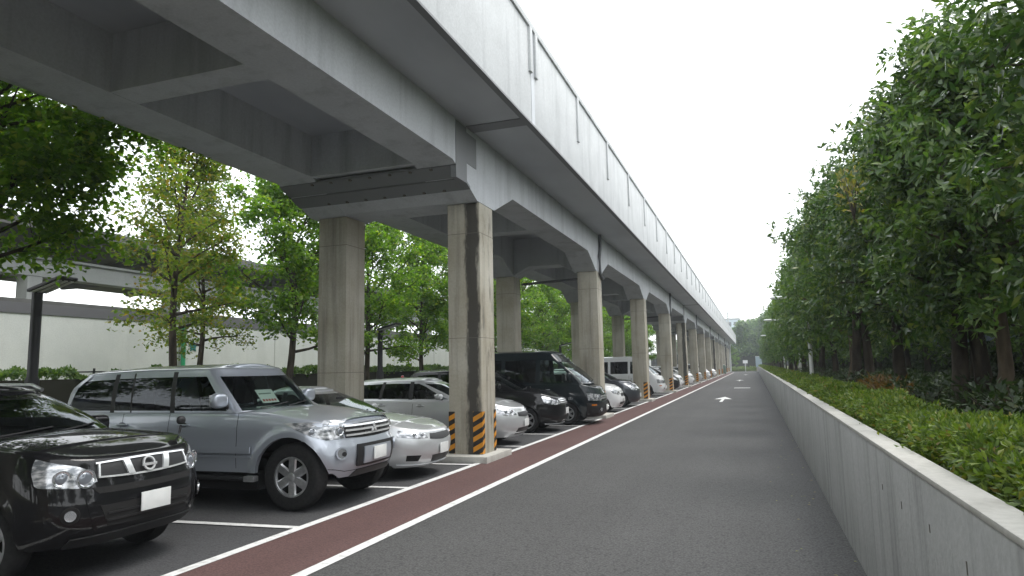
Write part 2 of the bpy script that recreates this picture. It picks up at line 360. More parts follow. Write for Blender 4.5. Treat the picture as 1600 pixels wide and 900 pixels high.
# cross beams at the columns (haunched) and midway
def cross(y0, y1, zb, hau=True):
    xi, xo = ICX + .02, VX - .80
    poly = [(xi, ZS), (xi, zb - (.28 if hau else 0)), (xi + .55, zb), (xo - .55, zb), (xo, zb - (.28 if hau else 0)), (xo, ZS)]
    return MB().prism(poly, 'y', y0, y1)
for i, c in enumerate(COLS):
    joint = i % 4 == 1
    if joint:
        vpart(cross(c - 1.28, c - .72, ZB + .004, False), 'cross_beam', M['paint_grey'])
        xi, xo = ICX + .02, VX - .80; hz = lambda y: ZB - (y - (c - 1.25)) * (ZB - ZC) / 1.15
        vpart(MB().prism([(c - .55, ZS), (c - .55, hz(c - .55) + .01), (c - .1, ZC + .01), (c + CD, ZC + .01), (c + CD, ZS)], 'x', xi, xo), 'cross_beam', M['paint_grey'])
        for ya, yb in ((c - 1.12, c - .80), (c - .76, c - .46)):
            vpart(MB().prism([(ya, hz(ya) - .02), (yb, hz(yb) - .02), (yb, hz(yb) + .03), (ya, hz(ya) + .03)], 'x', ICX - .86, VX + .008), 'joint_plate', M['steel_dark'])
        vpart(MB().mm(VX - .1, VX + .01, c - .62, c - .14, ZC + .62, ZS - .12), 'joint_plate', M['steel_dark'])
        vpart(MB().mm(VX - .1, VX + .009, c - 1.12, c - .62, ZC + .22, ZS - .03), 'joint_plate', M['steel_dark'])
        vpart(MB().mm(VX - .2, EX - .01, c - .62, c - .25, ZS - .014, ZS + .05), 'joint_plate', M['steel_dark'])
        for k in range(7):
            for yy in (c - 1.08, c - .5): vpart(MB().box((ICX - .1 + k * .44, yy, hz(yy) - .02), (.05, .05, .04)), 'joint_bolt', M['joint'])
    else:
        vpart(cross(c - .02, c + CD + .02, ZB - .2), 'cross_beam', M['paint_grey'])
    ym = c + CD / 2 + SPAN / 2 - (.5 if abs(c - P0 + SPAN) < .1 else 0)
    vpart(cross(ym - .23, ym + .23, ZB + .006, False), 'cross_beam', M['paint_grey'])
# deck slab, cantilever edge, parapets
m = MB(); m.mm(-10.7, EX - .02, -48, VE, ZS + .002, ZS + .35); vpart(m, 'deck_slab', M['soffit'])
m = MB(); m.mm(EX - .12, EX, -48, VE, ZS - .03, ZP - .12); vpart(m, 'parapet', M['parapet'], bevel=.01)
m = MB(); m.mm(-10.82, -10.70, -48, VE, ZS - .03, ZP - .12); vpart(m, 'parapet', M['parapet'])
m = MB(); m.mm(EX - .16, EX + .04, -48, VE, ZP - .13, ZP); vpart(m, 'coping', M['parapet'], bevel=.008)
m = MB(); m.mm(EX - .1, EX + .012, -48, VE, ZS - .05, ZS - .015); vpart(m, 'drip_edge', M['steel_dark'])
k = 0; y = 11.98 - 3.573 * 6
while y < VE - 3:
    if k % 12 == 6:
        for d in (-.17, .17): vpart(MB().mm(EX - .01, EX + .05, y + d - .07, y + d + .07, ZS + .98, ZP - .13), 'parapet_rib', M['parapet'], bevel=.006)
    else: vpart(MB().mm(EX - .01, EX + .045, y - .07, y + .07, ZS + .78, ZP - .13), 'parapet_rib', M['parapet'], bevel=.006)
    y += 3.573; k += 1
for k in range(-1, 4):
    yj = P0 - .22 + 4 * SPAN * k
    m = MB(); m.mm(EX - .02, EX + .006, yj - .10, yj + .10, ZS - .03, ZP - .13); vpart(m, 'joint_cover', M['soffit'])
# dark run-off stain at the joints on the beam face is a thin film of dirt
# columns
def column(xr, c, tape, stain):
    m = MB(); m.mm(xr - CW, xr, c, c + CD, 0, ZC)
    col = vpart(m, 'column', M['col_stain' if stain else 'col_conc'], bevel=.025)
    for z in (ZC - .62, 1.72 if not tape else 2.35):
        rel2(MB().mm(xr - CW - .002, xr + .002, c - .002, c + CD + .002, z, z + .009).build('form_joint', M['joint']), col)
    if tape:
        t = .13
        pts = []; uv = []; f = []
        def quad(a, b, ua, ub, z0=.13, z1=.93):
            k = len(pts); pts.extend([(a[0], a[1], z0), (b[0], b[1], z0), (b[0], b[1], z1), (a[0], a[1], z1)]); uv.extend([(ua, z0), (ub, z0), (ub, z1), (ua, z1)]); f.append((k, k + 1, k + 2, k + 3))
        e = .004
        XL_, XR_, YN, YF = xr - CW - e, xr + e, c - e, c + CD + e
        def strip():
            me = bpy.data.meshes.new('hazard_tape'); me.from_pydata(pts, [], f); ul = me.uv_layers.new(name='UVMap')
            for p in me.polygons:
                for li in p.loop_indices: ul.data[li].uv = uv[me.loops[li].vertex_index]
            me.materials.append(M['tape']); rel2(link_mesh('hazard_tape', me), col); pts.clear(); uv.clear(); f.clear()
        quad((XL_, YN + t), (XL_, YN), 0, t); quad((XL_, YN), (XL_ + t, YN), t, 2 * t); strip()
        quad((XR_ - t * 1.5, YN), (XR_, YN), 1 - t * 1.5, 1); quad((XR_, YN), (XR_, YN + t), 1, 1 + t); strip()
        quad((XR_, YF - t), (XR_, YF), 2 - t, 2); quad((XR_, YF), (XR_ - t, YF), 2, 2 + t); strip()
        m = MB(); m.mm(xr - CW - .3, xr + .22, c - .33, c + CD + .3, -.05, .12)
        rel2(m.build('footing', M['cap_conc'], bevel=.012), col)
    return col
def rel2(o, col):
    o.parent = col; o.matrix_parent_inverse = (Matrix.LocRotScale(via.location, None, None) @ Matrix.LocRotScale(via.location, None, None).inverted()).inverted(); return o
for i, c in enumerate(COLS):
    column(VX, c, True, i % 4 == 1); column(ICX, c, False, False)
for i, c in enumerate(COLS):
    if i % 2 == 0 and i > 4:
        m = MB(); m.tube([(VX + .06, c + .45, ZS), (VX + .06, c + .45, ZS - .5), (VX + .06, c + .3, ZS - .8), (VX + .06, c + .3, ZC - .1), (VX + .06, c + CD / 2 + .4, ZC - .2)], .055, 8)
        m.tube([(VX - .7, c + .9, ZC - .12), (ICX, c + .9, ZC - .2)], .05, 8)
        vpart(m, 'drain_pipe', M['pipe'], smooth=40)

# ================================================================== vehicles
def tab(pairs):
    """smooth monotone interpolation through (key, value) pairs"""
    pairs = sorted(pairs); X = [p[0] for p in pairs]; Y = [p[1] for p in pairs]; n = len(X)
    if n == 1: return lambda t: Y[0]
    d = [(Y[i + 1] - Y[i]) / (X[i + 1] - X[i]) for i in range(n - 1)]
    g = [d[0]] + [0 if d[i - 1] * d[i] <= 0 else 2 * d[i - 1] * d[i] / (d[i - 1] + d[i]) for i in range(1, n - 1)] + [d[-1]]
    def f(t):
        if t <= X[0]: return Y[0]
        if t >= X[-1]: return Y[-1]
        i = 0
        while t > X[i + 1]: i += 1
        h = X[i + 1] - X[i]; u = (t - X[i]) / h
        return (Y[i] * (2 * u**3 - 3 * u**2 + 1) + h * g[i] * (u**3 - 2 * u**2 + u) + Y[i + 1] * (-2 * u**3 + 3 * u**2) + h * g[i + 1] * (u**3 - u**2))
    return f
def cst(v): return (lambda t: v) if not callable(v) else v
class Ring:
    """plan outline at each height: straight sides, superelliptic bow in front and stern behind"""
    def __init__(s, xf, xr, W, Lf=.6, nf=2.6, mf=3.6, Lr=.4, nr=2.6, mr=3.8, bump=None, xa=None):
        s.xf, s.xr, s.W, s.Lf, s.nf, s.mf, s.Lr, s.nr, s.mr, s.bump, s.xa = xf, xr, W, Lf, nf, mf, Lr, nr, mr, bump, xa
    def side(s, x, z):
        w = s.W(z); x0 = s.xf(z) - s.Lf; x1 = s.xr(z) + s.Lr
        if x > x0: y = w * max(0, 1 - min(1, (x - x0) / s.Lf) ** s.nf) ** (1 / s.mf)
        elif x < x1: y = w * max(0, 1 - min(1, (x1 - x) / s.Lr) ** s.nr) ** (1 / s.mr)
        else: y = w
        return y + (s.bump(x, z) if s.bump else 0)
    def phi_end(s, z):
        k = (s.xa - (s.xf(z) - s.Lf)) / s.Lf if s.xa is not None else 0
        return math.acos(min(1, max(0, k)) ** (s.nf / 2))
    def pt(s, q, z):
        """q in 0..1 runs from the front centre to the corner, beyond 1 back along the side; negative mirrors"""
        sg = -1 if q < 0 else 1; q = abs(q)
        if q <= 1:
            ph = q * s.phi_end(z); x = s.xf(z) - s.Lf + s.Lf * math.cos(ph) ** (2 / s.nf); y = s.W(z) * math.sin(ph) ** (2 / s.mf)
            if s.bump and q > .7: y += s.bump(x, z) * (q - .7) / .3
        else:
            xa = s.xa if s.xa is not None else s.xf(z) - s.Lf
            x = xa - (q - 1); y = s.side(x, z)
        return Vector((x, sg * y, z))
    def rpt(s, q, z):
        """same from the rear centre, q 0..1"""
        sg = -1 if q < 0 else 1; q = abs(q); ph = q * math.pi / 2
        return Vector((s.xr(z) + s.Lr - s.Lr * math.cos(ph) ** (2 / s.nr), sg * s.W(z) * math.sin(ph) ** (2 / s.mr), z))
    def qy(s, y, z):
        a = min(.9999, abs(y) / s.W(z)); return (1 if y >= 0 else -1) * math.asin(a ** (s.mf / 2)) / s.phi_end(z)
    def qx(s, x, z):
        xa = s.xa if s.xa is not None else s.xf(z) - s.Lf
        if x <= xa: return 1 + xa - x
        k = max(0, min(1, (x - (s.xf(z) - s.Lf)) / s.Lf)); return math.acos(k ** (s.nf / 2)) / s.phi_end(z)
    def nrm(s, q, z):
        e = .004; a = s.pt(q + e, z) - s.pt(q - e, z); b = s.pt(q, z + e) - s.pt(q, z - e)
        return a.cross(b).normalized()
def resample(poly, t):
    n = len(poly) - 1; k = min(n - 1, int(t * n)); u = t * n - k
    return (poly[k][0] * (1 - u) + poly[k + 1][0] * u, poly[k][1] * (1 - u) + poly[k + 1][1] * u)
def patch(ring, bot, top, nu=10, nv=4, off=.006, mb=None, mirror=False, skirt=.02):
    """a sheet lying on the ring between two polylines of (q, z), standing off the surface, with turned-in edges"""
    mb = mb or MB(); G = []
    for j in range(-1, nv + 2):
        row = []
        for i in range(-1, nu + 2):
            edge = j < 0 or j > nv or i < 0 or i > nu
            u = min(1, max(0, i / nu)); v = min(1, max(0, j / nv)); b = resample(bot, u); t = resample(top, u)
            q = b[0] + (t[0] - b[0]) * v; z = b[1] + (t[1] - b[1]) * v
            row.append(ring.pt(q, z) + ring.nrm(q, z) * ((off - skirt) if edge else off))
        G.append(row)
    w_ = nu + 3; v = [p for r_ in G for p in r_]; f = []
    for j in range(nv + 2):
        for i in range(nu + 2): f.append((j * w_ + i, j * w_ + i + 1, (j + 1) * w_ + i + 1, (j + 1) * w_ + i))
    mb.add(v, f)
    if mirror: mb.add([Vector((p.x, -p.y, p.z)) for p in v], [q[::-1] for q in f])
    return mb
def blob(c, d, p=2.6, nu=16, nv=10, rot=None, mb=None):
    mb = mb or MB(); v = []; f = []
    def sg(a, e): return math.copysign(abs(a) ** e, a)
    e = 2 / p
    for j in range(nv + 1):
        th = -math.pi / 2 + math.pi * j / nv
        for i in range(nu):
            a = 2 * math.pi * i / nu
            q = Vector((d[0] / 2 * sg(math.cos(th), e) * sg(math.cos(a), e), d[1] / 2 * sg(math.cos(th), e) * sg(math.sin(a), e), d[2] / 2 * sg(math.sin(th), e)))
            v.append(Vector(c) + (rot @ q if rot is not None else q))
    for j in range(nv):
        for i in range(nu): f.append((j * nu + i, j * nu + (i + 1) % nu, (j + 1) * nu + (i + 1) % nu, (j + 1) * nu + i))
    return mb.add(v, f)

def paint_mat(name, base, metal, rough, coat=1.0):
    m, n, l, b = new_mat(name)
    b.inputs['Base Color'].default_value = (*base, 1); b.inputs['Metallic'].default_value = metal; b.inputs['Roughness'].default_value = rough
    b.inputs['Coat Weight'].default_value = coat; b.inputs['Coat Roughness'].default_value = .03
    b.inputs['Specular IOR Level'].default_value = .12 if base[0] < .02 else .5
    g = n.new('ShaderNodeNewGeometry'); t = n.new('ShaderNodeTexNoise'); t.inputs['Scale'].default_value = 2.2; t.inputs['Detail'].default_value = 5; l.new(g.outputs[0], t.inputs[0])
    ma = n.new('ShaderNodeMath'); ma.operation = 'MULTIPLY_ADD'; l.new(t.outputs[0], ma.inputs[0]); ma.inputs[1].default_value = .12; ma.inputs[2].default_value = rough - .06; l.new(ma.outputs[0], b.inputs['Roughness'])
    return m
M['silver'] = paint_mat('silver_paint', (.45, .485, .545), .55, .34)
M['silver2'] = paint_mat('pale_silver_paint', (.62, .635, .65), .55, .38)
M['grey_car'] = paint_mat('charcoal_paint', (.05, .055, .065), .5, .4)
M['black_car'] = paint_mat('black_paint', (.004, .004, .005), 0, .5, .75)
M['navy_car'] = paint_mat('dark_green_blue_paint', (.004, .010, .013), .2, .5, .8)
M['white_car'] = paint_mat('white_paint', (.74, .75, .76), 0, .35)
M['glass'] = glass_mat('windscreen_glass', (.62, .72, .68))
M['tint'] = glass_mat('privacy_glass', (.10, .11, .13))
M['chrome'] = simple('chrome', (.78, .79, .8), .2, .55)
M['alloy'] = noisy('alloy_wheel', (.45, .46, .47), (.6, .6, .61), 20, .3, metal=.8, spec=.5)
M['rubber'] = noisy('tyre_rubber', (.012, .012, .013), (.022, .022, .022), 30, .8)
M['trim'] = simple('black_plastic', (.012, .012, .013), .5)
M['dark'] = simple('underbody_black', (.006, .006, .006), .9)
M['cabin'] = simple('cabin_plastic', (.03, .03, .032), .8)
M['seat'] = noisy('seat_cloth', (.045, .045, .048), (.075, .075, .078), 14, .9)
M['lens'] = noisy('headlight_reflector', (.16, .175, .19), (.66, .67, .69), 11, .15, stretch=(1, 1, 2.5), metal=.45, lo=.4, hi=.6, coat=1)
M['lens_rim'] = simple('headlight_bowl', (.75, .77, .8), .08, .9, coat=1)
M['bulb'] = simple('headlight_bulb', (.22, .24, .27), .05, .4, coat=1)
M['amber'] = simple('amber_lens', (.55, .17, .02), .25, coat=1)
M['red_lens'] = simple('red_lens', (.35, .012, .015), .2, coat=1)
M['plate'] = noisy('number_plate', (.62, .64, .63), (.72, .73, .72), 6, .4)
M['paper'] = simple('paper', (.72, .74, .7), .8)
M['red_ink'] = simple('red_ink', (.45, .06, .05), .8)
M['grey_ink'] = simple('grey_ink', (.2, .24, .2), .8)
M['sticker'] = simple('white_sticker', (.65, .66, .66), .5)

def make_car(name, label, cat, spec, loc, rz=0, group='cars parked under the viaduct'):
    c = dict(Lf=.62, nf=2.6, mf=3.6, Lr=.4, nr=2.8, mr=4, rf=.05, crown=.05, arch=.41, flare=.012, flw=.05, wr=.33, rim=.215, tw=.21, wind=.30, rear=True, glass='glass', side='tint', detail=2, sill=.28, spokes=6, cabcrown=.05, seams=(), handles=(), roof_rail=False, wiper=True, gloss_trim='trim'); c.update(spec)
    Lc = c['L']; root = empty(name, loc, rz, label, cat, group)
    sh = Vector((Lc / 2, 0, 0))
    def put(mb, nm, mat, parent=None, smooth=35, **k):
        mb.v = [p + sh for p in mb.v]; o = mb.build(nm, mat, parent or root, smooth=smooth, **k); return o
    xf, xr, W, zsh = tab(c['xf']), tab(c['xr']), tab(c['W']), tab(c['zsh'])
    ax = [-c['foh'], -c['foh'] - c['wb']]; wr = c['wr']; Ra = c['arch']
    def bump(x, z):
        t = 0
        for a in ax:
            d = math.hypot(x - a, z - wr)
            if d < Ra + c['flw'] * 2.2: t = max(t, c['flare'] * max(0, min(1, 1 - max(0, d - Ra - c['flw']) / (c['flw'] * .5))))
        return t
    xa = -max(.16, c['foh'] - Ra - .06)
    ring = Ring(xf, xr, W, c['Lf'], c['nf'], c['mf'], c['Lr'], c['nr'], c['mr'], bump, xa)
    sill = c['sill']; fb = c.get('fb', sill - .04)
    def zb(x):
        z = sill if x < xa - .02 else fb
        for a in ax:
            if abs(x - a) < Ra: z = max(z, wr + math.sqrt(max(0, Ra * Ra - (x - a) ** 2)))
        return z
    # side stations, dense round the arches
    st = set()
    for a in ax:
        for k in range(0, 13): st.add(round(a + Ra * math.cos(math.pi * k / 12) * .9999, 4))
        for k in (1.06, 1.16, 1.3): st.add(round(a + Ra * k, 4)); st.add(round(a - Ra * k, 4))
    x = xa
    xend = max(xr(z) for z in (.4, .6, .8, 1)) + c['Lr'] * .8
    for k in range(1, 26): st.add(round(xa + (xend - xa) * k / 26, 4))
    st = sorted([q for q in st if xend < q < xa - .01], reverse=True)
    st2 = []
    for q in st:
        if not st2 or st2[-1] - q > .012: st2.append(q)
    cols = [('f', k / 12) for k in range(13)] + [('s', q) for q in st2] + [('r', 1 - k / 9) for k in range(10)]
    rf = c['rf']; T = [0, .06, .15, .27, .4, .52, .64, .76, .87, 1]
    rows_all = []; xn_all = []
    for kd, q in cols:
        if kd == 'f': P = lambda z, q=q: ring.pt(q, z); xn = P(.7).x
        elif kd == 's': P = lambda z, q=q: Vector((q, ring.side(q, z), z)); xn = q
        else: P = lambda z, q=q: (lambda v: Vector((min(v.x, xend), v.y, z)))(ring.rpt(q, z)); xn = P(.7).x
        z0 = (fb if kd == 'f' else (zb(xn) if kd == 's' else c.get('rb', sill))); z1 = zsh(xn) - rf
        pts = []
        p = P(z0); inw = Vector((p.x - .03 * (kd == 'f'), p.y - (.06 if kd == 's' else .0) , z0 + .0))
        if kd == 's': inw.y = max(0, inw.y)
        pts.append(inw)
        for t in T: pts.append(P(z0 + (z1 - z0) * t))
        pe = pts[-1]
        if kd == 'f': n2 = ring.nrm(max(q, .002), z1)
        elif kd == 's': n2 = Vector((0, 1, 0))
        else: n2 = Vector((-math.cos(q * 1.57), math.sin(q * 1.57), 0))
        n2 = Vector((n2.x, n2.y, 0)).normalized()
        for th in (25, 50, 75, 90):
            a = R(th); pp = pe - n2 * rf * (1 - math.cos(a)); pp.z = z1 + rf * math.sin(a); pp.y = max(pp.y, 0); pts.append(pp)
        rows_all.append(pts); xn_all.append(xn)
    mb = MB(); nr_ = len(rows_all[0])
    for sg in (1, -1):
        v = [Vector((p.x, p.y * sg, p.z)) for col in rows_all for p in col]; f = []
        for i in range(len(cols) - 1):
            for j in range(nr_ - 1): f.append((i * nr_ + j, (i + 1) * nr_ + j, (i + 1) * nr_ + j + 1, i * nr_ + j + 1))
        mb.add(v, f)
    MX = 12; hole0, hole1 = c['cowl'] - .42, c['tail']
    crn = tab(c['crownx']) if 'crownx' in c else (lambda x: c['crown'])
    lid = []
    for pts, xn in zip(rows_all, xn_all):
        e = pts[-1]; cr_ = crn(xn) * min(1, abs(e.y) / .5)
        lid.append([Vector((e.x, e.y * (2 * k / MX - 1), e.z + cr_ * (1 - abs(2 * k / MX - 1) ** 2.6))) for k in range(MX + 1)])
    for i in range(len(lid) - 1):
        if hole1 < (xn_all[i] + xn_all[i + 1]) / 2 < hole0: continue
        mb.add(lid[i] + lid[i + 1], [(k, k + 1, MX + 2 + k, MX + 1 + k) for k in range(MX)])
    # weld the two halves
    mb.v = [p + sh for p in mb.v]
    bm = bmesh.new(); vs = [bm.verts.new(p) for p in mb.v]
    for q in mb.f:
        try: bm.faces.new([vs[i] for i in q])
        except ValueError: pass
    bmesh.ops.remove_doubles(bm, verts=bm.verts, dist=.0015); bmesh.ops.recalc_face_normals(bm, faces=bm.faces)
    me = bpy.data.meshes.new('body'); bm.to_mesh(me); bm.free(); me.materials.append(M[c['paint']])
    me.polygons.foreach_set('use_smooth', [True] * len(me.polygons)); me.set_sharp_from_angle(angle=R(38))
    body = link_mesh('body', me, root)
    # underbody
    m = MB(); m.mm(-Lc + .3, -.5, -(W(.5) - .34), W(.5) - .34, max(.2, fb - .02), min(zsh(-Lc * .5) - .25, .62))
    m.mm(ax[1] + Ra + .02, ax[0] - Ra - .02, -(W(.5) - .07), W(.5) - .07, .24, .45)
    put(m, 'underbody', M['dark'], smooth=None)
    m = MB(); m.mm(hole1 + .1, hole0 + .3, -(W(.8) - .12), W(.8) - .12, .40, .52); put(m, 'cabin_floor', M['cabin'], smooth=None)
    # ---- cabin
    K = c['cab']; cxf, cxr, cW, cz0, cz1 = tab(K['xf']), tab(K['xr']), tab(K['W']), tab(K['belt']), tab(K['roof'])
    cab = Ring(cxf, cxr, cW, c['wind'], 2.2, 3.0, K.get('Lr', .3), 2.4, 3.2)
    phA, phR = K.get('phA', 1.12), 1.12
    ccols = [('f', phA * k / 8) for k in range(9)] + [('f', phA + (math.pi / 2 - phA) * k / 3) for k in (1, 2, 3)]
    kinds = ['windscreen'] * 8 + ['frame'] * 3
    sidew = K['side']; prev = None
    for (xb, xt, kd) in sidew:
        if prev is None: ccols.append(('s', (xb, xt))); kinds.append('frame')
        else:
            for k in range(1, 4): ccols.append(('s', (prev[0] + (xb - prev[0]) * k / 3, prev[1] + (xt - prev[1]) * k / 3))); kinds.append(prev[2])
        prev = (xb, xt, kd)
    ccols += [('r', math.pi / 2 + (phR - math.pi / 2) * k / 3) for k in range(0, 4)] + [('r', phR * (1 - k / 6)) for k in range(1, 7)]
    kinds += ['frame'] + ['frame'] * 3 + ['rear_window'] * 6
    t0, t1 = K.get('t0', .05), K.get('t1', .9); TT = [0, t0] + [t0 + (t1 - t0) * k / 5 for k in range(1, 6)] + [1]
    grid = []
    def zz(xn, t): return cz0(xn) + (cz1(xn) - cz0(xn)) * t
    for kd, q in ccols:
        col = []
        for t in TT:
            if kd == 'f':
                z = zz(cxf(cz0(c['cowl'])) - .1, t)
                for _ in range(3):
                    x = cxf(z) - c['wind'] + c['wind'] * math.cos(q) ** (2 / 2.2); z = zz(x, t)
                col.append(Vector((x, cW(z) * math.sin(q) ** (2 / 3), z)))
            elif kd == 's':
                x = q[0] + (q[1] - q[0]) * t; z = zz(x, t); col.append(Vector((x, cab.side(x, z), z)))
            else:
                z = zz(cxr(1.3) + .1, t)
                for _ in range(3):
                    x = cxr(z) + cab.Lr - cab.Lr * math.cos(q) ** (2 / 2.4); z = zz(x, t)
                col.append(Vector((x, cW(z) * math.sin(q) ** (2 / 3.2), z)))
        # roof edge fillet
        e = col[-1]; inn = Vector((1, 0, 0)) if abs(e.y) < .01 else None
        ctr = Vector(((cxf(1.6) + cxr(1.6)) / 2, 0, 0)); dirv = Vector((0, -1, 0)) if kd == 's' else Vector(((-1 if kd == 'f' else 1) * math.cos(q), -math.sin(q), 0))
        rr = K.get('rr', .07)
        for th in (30, 60, 90):
            a = R(th); pp = e + dirv * rr * (1 - math.cos(a)) * 1.2; pp.z = e.z + rr * math.sin(a) * .62; pp.y = max(0, pp.y); col.append(pp)
        grid.append(col)
    nrow = len(TT) + 3; frames = MB(); black = {}; gl = {}
    pane_id = 0; ids = []
    for i in range(len(ccols) - 1):
        if i and kinds[i] != kinds[i - 1]: pane_id += 1
        ids.append(pane_id)
    for i in range(len(ccols) - 1):
        for j in range(nrow - 1):
            quad = [grid[i][j], grid[i + 1][j], grid[i + 1][j + 1], grid[i][j + 1]]
            isw = 1 <= j <= 5 and kinds[i] not in ('frame', 'black')
            for sg in (1, -1):
                qd = [Vector((p.x, p.y * sg, p.z)) for p in quad]
                if isw:
                    key = (kinds[i], ids[i], 0 if kinds[i] in ('windscreen', 'rear_window') else sg)
                    gl.setdefault(key, MB()).add(qd, [(0, 1, 2, 3)])
                elif kinds[i] == 'black' and j <= 6: black.setdefault((ids[i], sg), MB()).add(qd, [(0, 1, 2, 3)])
                else: frames.add(qd, [(0, 1, 2, 3)])
    lidr = []
    for col in grid:
        e = col[-1]; k_ = c['cabcrown'] * min(1, e.y / .4)
        lidr.append([Vector((e.x, e.y * (2 * k / MX - 1), e.z + k_ * (1 - abs(2 * k / MX - 1) ** 2.4))) for k in range(MX + 1)])
    for i in range(len(lidr) - 1): frames.add(lidr[i] + lidr[i + 1], [(k, k + 1, MX + 2 + k, MX + 1 + k) for k in range(MX)])
    def weld(mbx, nm, mat, par=root, off=0):
        mbx.v = [p + sh for p in mbx.v]
        bm = bmesh.new(); vs = [bm.verts.new(p) for p in mbx.v]
        for q in mbx.f:
            try: bm.faces.new([vs[i] for i in q])
            except ValueError: pass
        bmesh.ops.remove_doubles(bm, verts=bm.verts, dist=.002); bmesh.ops.recalc_face_normals(bm, faces=bm.faces)
        me = bpy.data.meshes.new(nm); bm.to_mesh(me); bm.free(); me.materials.append(mat)
        me.polygons.foreach_set('use_smooth', [True] * len(me.polygons)); me.set_sharp_from_angle(angle=R(40))
        return link_mesh(nm, me, par)
    weld(frames, 'roof', M[c.get('roofpaint', c['paint'])])
    for mbx in black.values(): weld(mbx, 'door_pillar', M['trim'])
    for (kd, i_, sg), mbx in gl.items():
        weld(mbx, kd if kd != 'window' and kd != 'front_window' else 'window', M[c['glass'] if kd in ('windscreen', 'front_window') else c['side']])
    zbelt = cz0(c['cowl'] - 1)
    # dark rubber line at the foot of the side windows
    # ---- interior
    if c['detail'] >= 1:
        m = MB(); m.mm(c['cowl'] - .75, c['cowl'] - .30, -(cW(zbelt) - .14), cW(zbelt) - .14, .5, zbelt - .03); put(m, 'dashboard', M['cabin'], bevel=.04)
        xs = c.get('seatx', c['cowl'] - 1.35); zs = c.get('seatz', zbelt - .5)
        for (dx, ys) in ((0, (-.36, .36)), (-.9, (-.36, .36))):
            for y in ys:
                m = blob((xs + dx, y, zs), (.52, .5, .18), 4); blob((xs + dx - .28, y, zs + .34), (.16, .48, .62), 4, rot=Matrix.Rotation(-.25, 3, 'Y'), mb=m)
                blob((xs + dx - .40, y, zs + .75), (.1, .26, .18), 3, mb=m); put(m, 'seat', M['seat'], smooth=50)
        m = MB(); n = 18; ctr = Vector((c['cowl'] - .82, -.36, zbelt - .1))
        m.tube([ctr + Vector((-.06 * math.sin(a) * .6, .18 * math.cos(a), .18 * math.sin(a) * .9)) for a in [2 * math.pi * k / n for k in range(n + 1)]], .016, 6, False); put(m, 'steering_wheel', M['trim'], smooth=50)
        m = blob((c['cowl'] - .72, 0, cz1(c['cowl'] - 1) - .12), (.03, .22, .06), 3); put(m, 'rear_view_mirror', M['trim'])
    # ---- wheels
    for a in ax:
        for sg in (1, -1):
            yo = sg * (W(.5) - .035 + c.get('wo', 0)); tw = c['tw']; rm = c['rim']
            def Y(d): return yo - sg * d
            m = MB(); m.lathe([(rm - .005, Y(.03)), (rm + .012, Y(.008)), (wr - .06, Y(-.004)), (wr - .028, Y(.006)), (wr - .008, Y(.03)), (wr, Y(.06)), (wr, Y(tw - .06)), (wr - .02, Y(tw - .02)), (rm, Y(tw))], (a, 0, wr), 40)
            ty = put(m, 'wheel', M['rubber'], smooth=45)
            if c['detail'] >= 1:
                m = MB(); m.lathe([(rm - .001, Y(tw)), (rm - .012, Y(.10)), (0.0, Y(.10))], (a, 0, wr), 32); put(m, 'wheel_barrel', M['dark'], ty)
                m = MB(); m.lathe([(rm, Y(.05)), (rm + .003, Y(.014)), (rm - .016, Y(.012)), (rm - .028, Y(.045))], (a, 0, wr), 40)
                ns = c['spokes']
                for k in range(ns):
                    an = 2 * math.pi * (k + .5) / ns
                    er = Vector((math.cos(an), 0, math.sin(an))); et = Vector((-math.sin(an), 0, math.cos(an))); ctr = Vector((a, 0, wr))
                    w0, w1 = c.get('sw', (.036, .03)); rows = []
                    for (r_, wd, dp) in ((.045, w0 * .8, .018), (rm * .45, w0, .022), (rm * .8, w1 * 1.1, .026), (rm - .008, w1 * 1.6, .022)):
                        o = ctr + er * r_
                        rows.append([o + et * wd + Vector((0, Y(dp + .018), 0)), o + et * wd * .7 + Vector((0, Y(dp), 0)), o - et * wd * .7 + Vector((0, Y(dp), 0)), o - et * wd + Vector((0, Y(dp + .018), 0))])
                    m.add([p for r_ in rows for p in r_], [(i * 4 + j, i * 4 + j + 1, (i + 1) * 4 + j + 1, (i + 1) * 4 + j) for i in range(3) for j in range(3)])
                m.lathe([(0, Y(.008)), (.03, Y(.009)), (.042, Y(.014)), (.06, Y(.02)), (.07, Y(.045))], (a, 0, wr), 24)
                put(m, 'rim', M['alloy'], ty, smooth=30)
    # ---- details on the skin
    def F(y, z): return (ring.qy(y, z), z)
    def X_(x, z, sg=1): return (sg * ring.qx(x, z), z)
    D = dict(ring=ring, F=F, X=X_, put=put, root=root, cab=cab, sh=sh, W=W, zsh=zsh, zbelt=zbelt, cz1=cz1, cW=cW, body=body, ax=ax, cz0=cz0, c=c)
    for (xx, z0, z1) in c['seams']:
        for sg in (1, -1):
            m = MB(); n = 8
            for k in range(n):
                za, zb_ = z0 + (z1 - z0) * k / n, z0 + (z1 - z0) * (k + 1) / n
                m.add([Vector((xx - .004, sg * (ring.side(xx, za) + .002), za)), Vector((xx + .004, sg * (ring.side(xx, za) + .002), za)), Vector((xx + .004, sg * (ring.side(xx, zb_) + .002), zb_)), Vector((xx - .004, sg * (ring.side(xx, zb_) + .002), zb_))], [(0, 1, 2, 3)])
            put(m, 'door_gap', M['dark'], smooth=None)
    for (xx, z) in c['handles']:
        for sg in (1, -1):
            yy = ring.side(xx, z)
            m = blob((xx, sg * (yy + .02), z), (.2, .035, .032), 4); m2 = put(m, 'door_handle', M[c.get('handle', c['paint'])], smooth=50)
            m = blob((xx - .02, sg * (yy + .001), z), (.12, .012, .06), 2.4); put(m, 'recess', M['dark'], m2, smooth=50)
